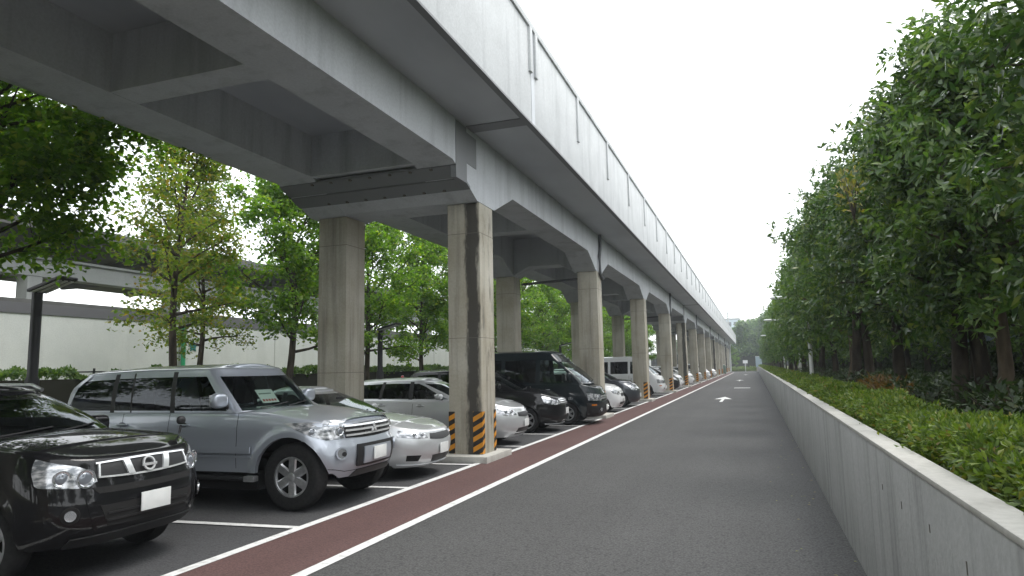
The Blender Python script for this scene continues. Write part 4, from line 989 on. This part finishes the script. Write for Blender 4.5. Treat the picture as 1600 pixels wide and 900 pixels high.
o, D = make_car('delivery_van', 'tall white van parked between the third and fourth columns', 'van', dict(van_spec, paint='white_car'), (-4.85 - 2.6, 39.7, 0), R(2), group='vans parked under the viaduct'); van_face(D, 'white_car')

# ================================================================== vegetation
def leaf_arrays(pos, d, up_, ln, wd, fold=.25, droop=.0):
    """diamond leaves folded on the midrib: 4 vertices, 2 triangles each"""
    n = len(pos); d = d / np.linalg.norm(d, axis=1, keepdims=True)
    s_ = np.cross(d, up_); s_ /= np.linalg.norm(s_, axis=1, keepdims=True) + 1e-9; nn = np.cross(s_, d)
    ln = ln.reshape(-1, 1); wd = wd.reshape(-1, 1)
    tip = pos + d * ln; tip[:, 2:3] -= droop * ln
    mid = pos + d * ln * .5 + nn * wd * fold; mid[:, 2:3] -= droop * ln * .25
    V = np.stack([pos, mid + s_ * wd * .5, tip, mid - s_ * wd * .5], 1)
    # keep midrib lower than the edges
    return V.reshape(-1, 3)
def leaf_mesh(name, V, mats, midx=None):
    n = len(V) // 4; me = bpy.data.meshes.new(name)
    me.vertices.add(len(V)); me.vertices.foreach_set('co', V.astype(np.float32).ravel())
    base = np.arange(n) * 4; tri = np.stack([base, base + 1, base + 2, base, base + 2, base + 3], 1).ravel()
    me.loops.add(6 * n); me.loops.foreach_set('vertex_index', tri.astype(np.int32))
    me.polygons.add(2 * n); me.polygons.foreach_set('loop_start', np.arange(0, 6 * n, 3, dtype=np.int32))
    for m in (mats if isinstance(mats, (list, tuple)) else [mats]): me.materials.append(m)
    if midx is not None: me.polygons.foreach_set('material_index', np.repeat(midx, 2).astype(np.int32))
    me.update(calc_edges=True); me.validate(); return me
def rnd_dirs(rng, n):
    v = rng.normal(size=(n, 3)); return v / np.linalg.norm(v, axis=1, keepdims=True)
def tree_meshes(seed, H, cb, R0, prof, tr, nl, style, leaf=(.13, .085), limbs=26, twigs=6, per=40, spread=.34, upang=(.1, .7), stems=1, lean=0, sub=4):
    """one trunk with limbs and a crown of leaves at the twig ends; returns (wood MB, leaf vertices)"""
    rng = np.random.default_rng(seed); wood = MB(); tips = []; tdir = []
    for s_ in range(stems):
        off = np.array([0, 0, 0.]) if s_ == 0 else np.array([rng.uniform(-.4, .4), rng.uniform(-.5, .5), 0])
        ph = rng.uniform(0, 6.28, 4); k = 9; zs = np.linspace(0, H * .96, k)
        ctr = np.stack([off[0] + .10 * np.sin(zs * .7 + ph[0]) + lean * zs, off[1] + .12 * np.sin(zs * .6 + ph[1]), zs], 1); ctr[0, :2] = off[:2]
        rad = [tr * (1.25 if i == 0 else 1) * (1 - .85 * i / (k - 1)) for i in range(k)]
        wood.tube(ctr, rad, 9)
        n_l = limbs // stems
        for i in range(n_l):
            f = (i + rng.uniform(0, .8)) / n_l; z = cb + (H * .97 - cb) * f; az = i * 2.4 + rng.uniform(-.5, .5)
            Lb = R0 * prof(f) * rng.uniform(.7, 1.15); el = rng.uniform(*upang) + .5 * f
            p = np.array([np.interp(z, zs, ctr[:, 0]), np.interp(z, zs, ctr[:, 1]), z]); d = np.array([math.cos(az) * math.cos(el), math.sin(az) * math.cos(el), math.sin(el)])
            pts = [p]; rr = max(.012, tr * .42 * (1 - f * .6))
            for q in range(4):
                d = d + rng.normal(size=3) * .13 + np.array([0, 0, -.05 if q > 1 else .04]); d /= np.linalg.norm(d); p = p + d * Lb / 4; pts.append(p)
            wood.tube(pts, [rr, rr * .75, rr * .55, rr * .4, .006], 5)
            for q in range(twigs):
                t = .25 + .75 * (q + rng.uniform(0, 1)) / twigs; i0 = min(3, int(t * 4)); u = t * 4 - i0
                a = pts[i0] * (1 - u) + pts[i0 + 1] * u; td = d * .7 + rng.normal(size=3) * .75 + np.array([0, 0, .15]); td /= np.linalg.norm(td)
                tl = rng.uniform(.25, .6) * (.4 + .6 * R0 / 2.2); e = a + td * tl
                if rng.random() < .6: wood.tube([a, (a + e) / 2 + rng.normal(size=3) * .03, e], [.012, .008, .003], 4, False)
                tips.append(e); tdir.append(td)
            tips.append(pts[-1]); tdir.append(d)
    tips = np.array(tips); tdir = np.array(tdir); n = len(tips)
    if style == 'rosette':
        # whorls of long leaves, several whorls round each twig end
        k = max(1, nl // (n * 7)); c = np.repeat(tips, k, 0) + rng.normal(size=(n * k, 3)) * spread * .75; dd = np.repeat(tdir, k, 0) + rng.normal(size=(n * k, 3)) * .9 + np.array([0, 0, .35])
        dd /= np.linalg.norm(dd, axis=1, keepdims=True); m = 7; c = np.repeat(c, m, 0); dd = np.repeat(dd, m, 0)
        r_ = rnd_dirs(rng, len(c)); s_ = np.cross(dd, r_); s_ /= np.linalg.norm(s_, axis=1, keepdims=True) + 1e-9
        N_ = len(c); ld = dd * rng.uniform(-.1, .9, (N_, 1)) + s_ * .9 + np.array([0, 0, -.2]); c = c + rng.normal(size=(N_, 3)) * .05
        V = leaf_arrays(c, ld, dd + rng.normal(size=(N_, 3)) * .35, leaf[0] * rng.uniform(.55, 1.3, N_), leaf[1] * rng.uniform(.7, 1.25, N_), .18, .18)
    else:
        k = max(1, nl // n); N_ = n * k; c = np.repeat(tips, k, 0) + rnd_dirs(rng, N_) * (rng.random((N_, 1)) ** .6) * spread * rng.uniform(.6, 1.3, (N_, 1)) * np.array([1.15, 1.15, .75])
        az = rng.uniform(0, 6.28, N_); ld = np.stack([np.cos(az), np.sin(az), rng.normal(-.45, .4, N_)], 1); un = np.tile([0, 0, 1.], (N_, 1)) + rng.normal(size=(N_, 3)) * .55
        V = leaf_arrays(c, ld, un, leaf[0] * rng.uniform(.65, 1.25, N_), leaf[1] * rng.uniform(.7, 1.2, N_), .15, .1)
    return wood, V
class TreeKind:
    def __init__(s, bark, mat, **k):
        wood, V = tree_meshes(**k); o = wood.build('trunk', M[bark], None, smooth=60); s.trunk = o.data; bpy.data.objects.remove(o)
        s.crown = leaf_mesh('crown', V, M[mat])
    def place(s, name, loc, rz, sc, label, group, mat=None, szf=1):
        t = empty(name, loc, rz, label, 'tree', group); t.scale = (sc, sc, sc * szf)
        a = link_mesh('trunk', s.trunk, t); b = link_mesh('crown', s.crown, t); return t
egg = lambda f: (.55 + .9 * f - 1.35 * f * f) * 1.25 if f < .95 else .25
rnd = random.Random(5)

# --- broad-leaved trees between the car park and the barrier, left
def maple(seed, nl, mat='leaf_maple', **k):
    d = dict(H=8.8, cb=2.5, R0=2.4, prof=egg, tr=.14, style='plain', leaf=(.15, .12), limbs=30, twigs=6, spread=.42); d.update(k)
    return TreeKind('bark', mat, seed=seed, nl=nl, **d)
KA = maple(11, 44000, H=9.6, cb=3.75, R0=3.35, limbs=46, leaf=(.135, .11), spread=.62, tr=.13)
KB = maple(12, 10500, 'leaf_yellow', H=9.2, cb=3.0, R0=2.4, limbs=26, spread=.5, leaf=(.13, .10))
KC = maple(13, 22000, H=9.4, cb=2.3, R0=3.3, limbs=36, spread=.5)
KD = maple(14, 16000, H=9.0, cb=2.2, R0=3.1, limbs=36, spread=.5)
KA.place('maple_tree', (-13.0, 8.1, 0), .4, 1.0, 'full dark green broad-leaved tree beside the slanted lamp at the left edge', 'broad-leaved trees left of the viaduct')
KB.place('maple_tree', (-15.8, 15.3, 0), 1.9, 1.0, 'thin yellowing tree with a straight dark trunk before the white barrier', 'broad-leaved trees left of the viaduct')
KB.place('maple_tree', (-18.5, 18.9, 0), 4.4, .9, 'pale yellow-green tree crown filling the gap between the thin tree and the bushy one', 'broad-leaved trees left of the viaduct')
KC.place('maple_tree', (-15.8, 20.4, 0), .2, 1.07, 'green tree with bushy drooping crown left of the inner column', 'broad-leaved trees left of the viaduct')
KD.place('maple_tree', (-15.8, 25.6, 0), 2.6, 1.0, 'broad-leaved tree mostly hidden by the nearest inner column', 'broad-leaved trees left of the viaduct')
KC.place('maple_tree', (-15.8, 30.8, 0), 4.0, .96, 'light green tree seen between the inner and the striped column', 'broad-leaved trees left of the viaduct')
for i, y_ in enumerate((3.4, -2.0, -7.5, -13.0, -19.0, -26.0)):  # out-of-view trees added so car windows mirror foliage instead of open sky
    (KA if i % 2 else KC).place('maple_tree', (-15.0, y_, 0), i * 1.1, 1.0, 'one of the unseen broad-leaved trees added beyond the left edge for reflections', 'unseen trees added for reflections')
for i in range(14):
    (KD if i % 2 else KC).place('maple_tree', (-15.8 + rnd.uniform(-.5, .5), 36 + 5.15 * i, 0), rnd.uniform(0, 6), rnd.uniform(.9, 1.08), 'one of the far green trees glimpsed between the viaduct columns', 'far trees behind the viaduct')

# --- evergreen row above the right-hand wall
def ever(seed, nl, mat='leaf_ever', bark='bark_dark', **k):
    d = dict(H=5.7, cb=1.6, R0=1.62, prof=egg, tr=.13, style='rosette', leaf=(.15, .06), limbs=34, twigs=5, spread=.30, upang=(-.1, .5)); d.update(k)
    return TreeKind(bark, mat, seed=seed, nl=nl, **d)
E1 = ever(21, 19000); E2 = ever(22, 18000, stems=2, R0=1.6); E3 = ever(23, 17000, 'leaf_ever2', 'bark_tan', R0=1.6, tr=.11)
E4 = ever(24, 11000, 'leaf_ever2', leaf=(.20, .09), spread=.33, H=6.2); E5 = ever(25, 10000, leaf=(.20, .09), spread=.33)
gx = 'evergreen trees above the retaining wall'; ZG = .95
near = [(E1, 3.3, 7.4, 'evergreen tree at the right edge, its leaves filling the top corner', .92),
        (E3, 2.95, 10.5, 'evergreen tree with a pale tan trunk, nearest trunk at right', .90),
        (E2, 2.75, 11.3, 'dark two-stemmed evergreen beside the pale tan trunk', .92),
        (E1, 2.8, 15.1, 'evergreen with ivy-grown dark trunk, third from the right edge', .95),
        (E2, 2.75, 19.0, 'evergreen with thick dark trunk just past the dead brown ferns', 1.0),
        (E3, 2.7, 22.9, 'lighter green evergreen standing next to the white lamp post', 1.02)]
for i, (k, x, y, lab, sc) in enumerate(near): k.place('evergreen_tree', (x, y, ZG), i * 1.7, sc, lab, gx)
y = 26.4; i = 0
while y < 150:
    (E4 if i % 3 else E5).place('evergreen_tree', (2.75 + rnd.uniform(-.15, .15), y, ZG), rnd.uniform(0, 6), rnd.uniform(.86, 1.08), 'one of the evergreens in the long row receding above the wall', gx)
    y += 3.7; i += 1
for i, y_ in enumerate((3.2, -1.0, -5.5, -10, -15, -20, -26)):  # unseen evergreens added behind the view, also for the reflections
    (E1 if i % 2 else E2).place('evergreen_tree', (3.4, y_, ZG), i * 1.1, .95, 'one of the unseen evergreens added beyond the right edge for reflections', 'unseen trees added for reflections')
y = 8.5; i = 0
while y < 90:
    (E5 if i % 2 else E4).place('evergreen_tree', (5.6 + rnd.uniform(-.4, .4), y, ZG), rnd.uniform(0, 6), rnd.uniform(.72, .9), 'one of the dim evergreens in the second row behind the front trunks', 'second row of evergreens')
    y += 4.4; i += 1
# yellowing branch hanging from the second evergreen
def tuft(name, loc, n, rad, mat, leaf, label, cat, seed, stem=True, flat=1.0, group=None):
    rng = np.random.default_rng(seed); t = empty(name, loc, 0, label, cat, group)
    c = rnd_dirs(rng, n) * (rng.random((n, 1)) ** .5) * np.array(rad) + np.array([0, 0, rad[2]])
    d = c - np.array([0, 0, rad[2] * .2]) + rng.normal(size=(n, 3)) * rad[0] * .6
    V = leaf_arrays(c, d, np.tile([0, 0, 1.], (n, 1)) + rng.normal(size=(n, 3)) * .5, leaf[0] * rng.uniform(.6, 1.2, n), leaf[1] * rng.uniform(.7, 1.2, n), .15, .15)
    link_mesh('foliage', leaf_mesh('foliage', V, M[mat]), t)
    if stem:
        m = MB()
        for k in range(5): a = k * 1.3; m.tube([(0, 0, 0), (math.cos(a) * rad[0] * .3, math.sin(a) * rad[1] * .3, rad[2] * .8), (math.cos(a) * rad[0] * .7, math.sin(a) * rad[1] * .7, rad[2] * 1.5)], [.015, .01, .004], 5)
        m.build('stem', M['bark_dark'], t, smooth=60)
    return t
tuft('young_tree', (1.75, 12.6, 4.15), 190, (.26, .42, .55), 'leaf_autumn', (.13, .05), 'ochre yellow leafy spray standing out from the dark evergreen crowns', 'branch', 31)
tuft('fern_clump', (2.2, 13.2, .97), 520, (.45, .7, .22), 'leaf_dead', (.22, .04), 'dead brown ferns between the trunks behind the hedge', 'ferns', 32)
tuft('fern_clump', (2.5, 16.6, .97), 420, (.4, .6, .22), 'leaf_dead', (.22, .04), 'smaller brown fern clump beyond the ivy-grown trunk', 'ferns', 33)
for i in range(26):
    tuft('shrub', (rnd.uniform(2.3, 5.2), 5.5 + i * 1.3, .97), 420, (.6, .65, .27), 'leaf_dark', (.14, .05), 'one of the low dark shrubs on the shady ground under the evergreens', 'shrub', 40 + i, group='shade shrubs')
# ivy screen and blue-grey building behind the trunks
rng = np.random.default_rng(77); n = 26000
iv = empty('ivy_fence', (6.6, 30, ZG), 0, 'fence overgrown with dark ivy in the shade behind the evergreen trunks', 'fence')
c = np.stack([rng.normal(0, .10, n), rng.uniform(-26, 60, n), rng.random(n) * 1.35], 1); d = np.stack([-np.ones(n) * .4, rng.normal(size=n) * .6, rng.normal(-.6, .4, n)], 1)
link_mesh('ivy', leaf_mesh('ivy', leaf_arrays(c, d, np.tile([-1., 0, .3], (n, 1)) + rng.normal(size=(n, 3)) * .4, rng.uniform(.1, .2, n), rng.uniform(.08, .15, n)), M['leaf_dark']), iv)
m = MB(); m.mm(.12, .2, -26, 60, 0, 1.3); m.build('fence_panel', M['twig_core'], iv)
bl = empty('building', (12, 30, ZG), 0, 'low blue-grey clad building in shade behind the right-hand trees', 'building')
m = MB(); m.mm(-4.6, 4, -24, 44, 0, 4.4); m.build('wall', M['blue_wall'], bl)
m = MB()
for k in range(5): m.mm(-4.63, -4.6, -24, 44, .9 + k * .8, .93 + k * .8)
m.mm(-4.9, 4.2, -24.2, 44.2, 4.4, 4.6); m.build('roof', M['band'], bl)

# --- clipped hedge on the wall
def hedge(name, segs, x0, x1, z0, z1, mat, leaf0, label, seed, z_amp=.08, core=True):
    rng = np.random.default_rng(seed); t = empty(name, ((x0 + x1) / 2, segs[0][0], z0), 0, label, 'hedge'); Vs = []
    def top(x, y): return z1 + z_amp * (np.sin(y * 1.7) * .5 + np.sin(y * 4.1 + x * 3) * .35 + np.sin(y * 9.3 + x * 7) * .3)
    for (a, b, n, sc) in segs:
        kind = rng.random(n); y = rng.uniform(a, b, n); x = rng.uniform(x0, x1, n); z = top(x, y) - np.abs(rng.normal(0, .05, n)) + .02
        edge = rng.random(n) < .42; x = np.where(edge, x0 + rng.normal(0, .035, n) + .03 * np.sin(y * 6), x); z = np.where(edge, z0 + (top(x, y) - z0) * rng.random(n), z)
        c = np.stack([x, y, z], 1); d = rng.normal(size=(n, 3)) * .8 + np.stack([np.where(edge, -.8, 0), np.zeros(n), np.where(edge, .25, .75)], 1)
        Vs.append(leaf_arrays(c, d, rnd_dirs(rng, n), leaf0[0] * sc * rng.uniform(.6, 1.25, n), leaf0[1] * sc * rng.uniform(.7, 1.2, n)))
    V = np.concatenate(Vs) - np.array(t.location); link_mesh('foliage', leaf_mesh('foliage', V, M[mat]), t)
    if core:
        m = MB(); m.mm(x0 + .06 - t.location.x, x1 - t.location.x - .05, segs[0][0] - t.location.y, segs[-1][1] - t.location.y, -.05, z1 - z0 - .09); m.build('shade_core', M['twig_core'], t)  # near-black box, the shade inside the hedge put into its colour
    return t
hedge('azalea_hedge', [(1, 9, 26000, .9), (9, 18, 20000, 1.1), (18, 40, 20000, 1.6), (40, 150, 26000, 2.8)], XW + .24, 1.55, .97, 1.31, 'leaf_hedge', (.055, .024), 'clipped yellow-green azalea hedge running along the top of the wall', 91)
hedge('shrub_hedge', [(9, 16, 6000, 1.), (16, 60, 26000, 1.2), (60, 110, 6000, 2)], -17.4, -16.4, 0, 1.78, 'leaf_ever2', (.12, .08), 'dark green hedge at the back of the car park below the white barrier', 92, .2)
# fallen leaves on the road near the wall
rng = np.random.default_rng(5); n = 46
c = np.stack([XW - np.abs(rng.normal(0, .35, n)) - .02, rng.uniform(3, 20, n), np.full(n, .012)], 1); d = np.stack([rng.normal(size=n), rng.normal(size=n), np.zeros(n)], 1)
tag(link_mesh('fallen_leaves', leaf_mesh('fallen_leaves', leaf_arrays(c, d, np.tile([0, 0, 1.], (n, 1)), rng.uniform(.03, .06, n), rng.uniform(.02, .035, n), .1), M['leaf_autumn'])), 'small pale leaves fallen on the road beside the wall foot', 'leaves', kind='stuff')

# ================================================================== left background: fence, barrier, station
fe = empty('wire_fence', (-17.9, 40, 0), 0, 'low dark mesh fence with thin posts behind the back hedge', 'fence')
m = MB(); m.mm(-.02, .02, -38, 60, 1.86, 1.90); m.mm(-.015, .015, -38, 60, 1.0, 1.02); m.build('rail', M['black_metal'], fe)
for k in range(36): MB().tube([(0, -36 + k * 2.6, 0), (0, -36 + k * 2.6, 1.98)], .035, 6).build('post', M['black_metal'], fe, smooth=50)
ba = empty('noise_barrier', (-22.6, 50, 0), 0, 'long white noise barrier with a dark grey band along its top', 'wall')
m = MB(); m.mm(-.15, 0, -60, 110, 0, 3.86); m.build('panels', M['barrier'], ba)
m = MB()
for k in range(28): m.mm(.0, .012, -58 + k * 6, -57.96 + k * 6, 0, 3.85)
m.build('panel_joints', M['station'], ba)
m = MB(); m.mm(-.2, .03, -60, 110, 3.86, 4.22); m.build('band', M['band'], ba)
m = MB(); m.mm(-1.7, -1.5, -60, 110, 4.0, 4.52); m.build('platform_edge', M['station_dark'], ba)
m = MB(); m.tube([(-22.45, 22.1, 0), (-22.45, 22.1, 3.7)], .09, 8); tag(m.build('green_post', simple('green_paint', (.02, .28, .12), .5), smooth=50), 'thin bright green post against the white barrier behind the thin tree', 'post')
m = MB(); m.prism([(22.75 + .27 * (1 if k % 2 else .5) * math.sin(k * math.pi / 5), 2.95 + .27 * (1 if k % 2 else .5) * -math.cos(k * math.pi / 5)) for k in range(10)], 'x', -22.6, -22.57)
tag(m.build('wall_emblem', simple('teal_paint', (.02, .14, .12), .5)), 'small dark teal star-shaped emblem on the white barrier', 'emblem')
stn = empty('station_canopy', (-27, 40, 0), 0, 'elevated grey station canopy on columns behind the white barrier', 'station')
m = MB(); m.mm(-.35, .35, -40, 90, 5.75, 6.45); m.build('beam', M['station'], stn, bevel=.03)
m = MB(); m.mm(-.5, .5, -40, 90, 6.45, 6.55); m.build('beam_cap', M['station'], stn)
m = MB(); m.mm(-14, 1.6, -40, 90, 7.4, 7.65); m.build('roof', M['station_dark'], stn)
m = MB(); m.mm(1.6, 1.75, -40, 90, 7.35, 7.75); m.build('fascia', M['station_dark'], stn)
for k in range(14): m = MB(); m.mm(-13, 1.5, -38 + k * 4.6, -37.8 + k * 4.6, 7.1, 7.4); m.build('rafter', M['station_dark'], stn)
for k in range(13): m = MB(); m.mm(-.32, .32, -38.6 + 7.0 * k + 3.0 , -38.0 + 7.0 * k + 3.0, 0, 5.75); m.build('column', M['station'], stn, bevel=.03)

# ---- lamp posts
def lamp(loc, H, arm, label, base=True, mat='black_metal', rz=0, group='slanted lamps along the car park'):
    t = empty('street_lamp', loc, rz, label, 'street lamp', group)
    m = MB(); m.tube([(0, 0, 0), (0, 0, 1.7), (0, 0, 1.78), (0, 0, H)], [.13, .13, .10, .10], 12); m.build('pole', M[mat], t, smooth=40)
    rot = Matrix.Rotation(R(-14), 3, 'Y'); m = MB(); m.box((arm / 2 - .05, 0, H + .03 + arm * .12), (arm, .42, .07), rot); h = m.build('lamp_head', M['black_metal' if mat == 'black_metal' else 'lamp_white'], t, bevel=.02)
    for k in range(3): m = MB(); m.box(Vector((arm / 2 - .05, -.13 + k * .13, H + arm * .12 - .015)), (arm * .86, .08, .02), rot); m.build('tube', M['lamp_white'], h, bevel=.005)
    return t
lamp((-14.1, 9.95, 0), 3.52, .95, 'black lamp post with slanted flat head, in front of the white barrier at left')
lamp((-13.6, 23.0, 0), 3.3, .9, 'black lamp post seen between the two nearest columns')
for k in range(2): lamp((-13.6, 36 + 13 * k, 0), 3.3, .9, 'black lamp post glimpsed between farther columns')
def wlamp(y, H, label, x=1.95):
    t = empty('street_lamp', (x, y, ZG), 0, label, 'street lamp', 'white lamps in the evergreen row')
    m = MB(); m.tube([(0, 0, 0), (0, 0, H)], [.075, .055], 10); m.build('pole', M['lamp_white'], t, smooth=40)
    m = MB(); m.tube([(0, 0, H - .05), (-.5, 0, H + .06), (-.75 - (x - 1.95), 0, H + .08)], .03, 8); m.build('arm', M['lamp_white'], t, smooth=40)
    blob((-.95 - (x - 1.95), 0, H + .09), (.6, .24, .12), 3).build('lamp_head', M['lamp_white'], t, smooth=50)
wlamp(26.8, 3.1, 'white lamp post by the hedge, its lower pole showing between trunks')
wlamp(44, 3.3, 'white lamp head poking out of the middle of the evergreen row', 2.6); wlamp(66, 3.2, 'farthest small white lamp head in the evergreen row', 2.6)

# ================================================================== far end
def bigtree(seed, nl, **k): d = dict(H=12, cb=2.0, R0=4.6, prof=egg, tr=.25, style='plain', leaf=(.55, .42), limbs=40, twigs=7, spread=1.0); d.update(k); return TreeKind('bark_dark', 'leaf_ever2', seed=seed, nl=nl, **d)
B1 = bigtree(61, 8000); B2 = bigtree(62, 7000, H=10.5, R0=4.2)
for i, (x, y_, sc) in enumerate([(-2, 182, 1.1), (4, 184, 1.15), (-7.5, 196, .85), (9, 178, 1.05), (0.5, 196, 1.2), (-13, 200, .8), (15, 186, 1.1), (22, 190, 1.1), (-20, 205, .8)]):
    (B1 if i % 2 else B2).place('broadleaf_tree', (x, y_, 0), i * 1.3, sc, 'one of the big hazy trees closing the far end of the road', 'trees closing the road')
KD.place('maple_tree', (-5.0, 168, 0), 1.0, .62, 'small light green tree at the far end beside the viaduct', None)
hedge('shrub_belt', [(176, 180, 9000, 1)], -45, 45, 0, 3.6, 'leaf_dark', (.7, .45), 'dark belt of shrubs under the big trees beyond the road end', 93, .5)
tuft('grass_bank', (-3.2, 160, 0), 2600, (5.5, 2.0, .55), 'leaf_hedge', (.35, .12), 'light green bank of grass and weeds across the far road end', 'bank', 71, stem=False)
bx = empty('site_box', (.95, 152, 0), 0, 'pale blue-grey cabinet standing at the far end of the road', 'cabinet')
m = MB(); m.mm(-.62, .62, -.3, .3, .9, 3.1); m.build('cabinet', simple('pale_blue_panel', (.36, .45, .52), .5), bx, bevel=.03)
m = MB(); m.mm(-.66, .66, -.34, .34, 3.1, 3.18); m.build('cap', M['lamp_white'], bx); MB().mm(-.5, .5, -.25, .25, 0, .9).build('plinth', M['cap_conc'], bx)
sg_ = empty('road_sign', (-1.8, 158, 0), 0, 'small white sign board on a post at the road end', 'sign')
MB().tube([(0, 0, 0), (0, 0, 2.3)], .05, 8).build('post', M['lamp_white'], sg_, smooth=40); MB().mm(-.5, .5, -.06, -.03, 1.75, 2.45).build('board', M['lamp_white'], sg_); MB().mm(-.3, .4, -.03, .03, 1.2, 1.7).build('lower_board', M['band'], sg_)
gb = empty('recycling_bin', (-5.15, 122, 0), 0, 'rounded grey-green container beside a far viaduct column', 'bin')
m = MB(); m.prism([(-.55, 0), (.55, 0), (.6, 1.25), (.4, 1.55), (-.4, 1.55), (-.6, 1.25)], 'y', -.55, .55); m.build('bin_body', simple('grey_green', (.12, .18, .15), .6), gb, bevel=.04); m = MB(); m.mm(-.35, .35, -.4, .4, 1.552, 1.62); m.build('lid', M['lamp_white'], gb, bevel=.02)
po = MB(); po.tube([(-4.9, 158, 0), (-4.9, 158, 13.2)], [.2, .14], 8); tag(po.build('utility_pole', M['station'], smooth=40), 'slim grey pole rising above the far end of the viaduct', 'pole')
bd = empty('apartment_building', (-8.5, 285, 0), 0, 'pale hazy building far beyond the end of the viaduct', 'building')
MB().mm(-6, 4, -6, 6, 0, 19).build('wall', simple('pale_blue_wall', (.5, .58, .64), .6), bd); m = MB(); m.mm(-6.3, 4.3, -6.3, 6.3, 19, 19.5); m.build('roof', M['station'], bd)
for k in range(6):
    for j in range(4): MB().mm(-5 + j * 2.3, -3.6 + j * 2.3, -6.05, -6.0, 1.5 + k * 3, 3 + k * 3).build('window', M['band'], bd)

# ---- small white notice on an inner column
bs = empty('notice_board', (ICX + .02, COLS[7] + .36, 2.0), 0, 'small white notice with a grey mark on the inner column behind the charcoal car', 'sign')
MB().mm(0, .02, -.3, .3, 0, .42).build('board', M['lamp_white'], bs, bevel=.004)
for k in (-.1, .1): MB().mm(.02, .024, k - .06, k + .06, .1, .3).build('mark', M['pipe'], bs)
# ---- thin grey air over the whole place
hz = MB().mm(-34, 34, -62, 330, -1.0, 24).build('haze', M['ground']); tag(hz, kind='stuff')
hm, hn, hl, hb = new_mat('haze_air'); hn.remove(hb); pv = hn.new('ShaderNodeVolumePrincipled'); pv.inputs['Color'].default_value = (.86, .93, 1, 1); pv.inputs['Density'].default_value = .0010; pv.inputs['Anisotropy'].default_value = .2
hl.new(pv.outputs[0], hn['Material Output'].inputs['Volume']); hz.data.materials[0] = hm
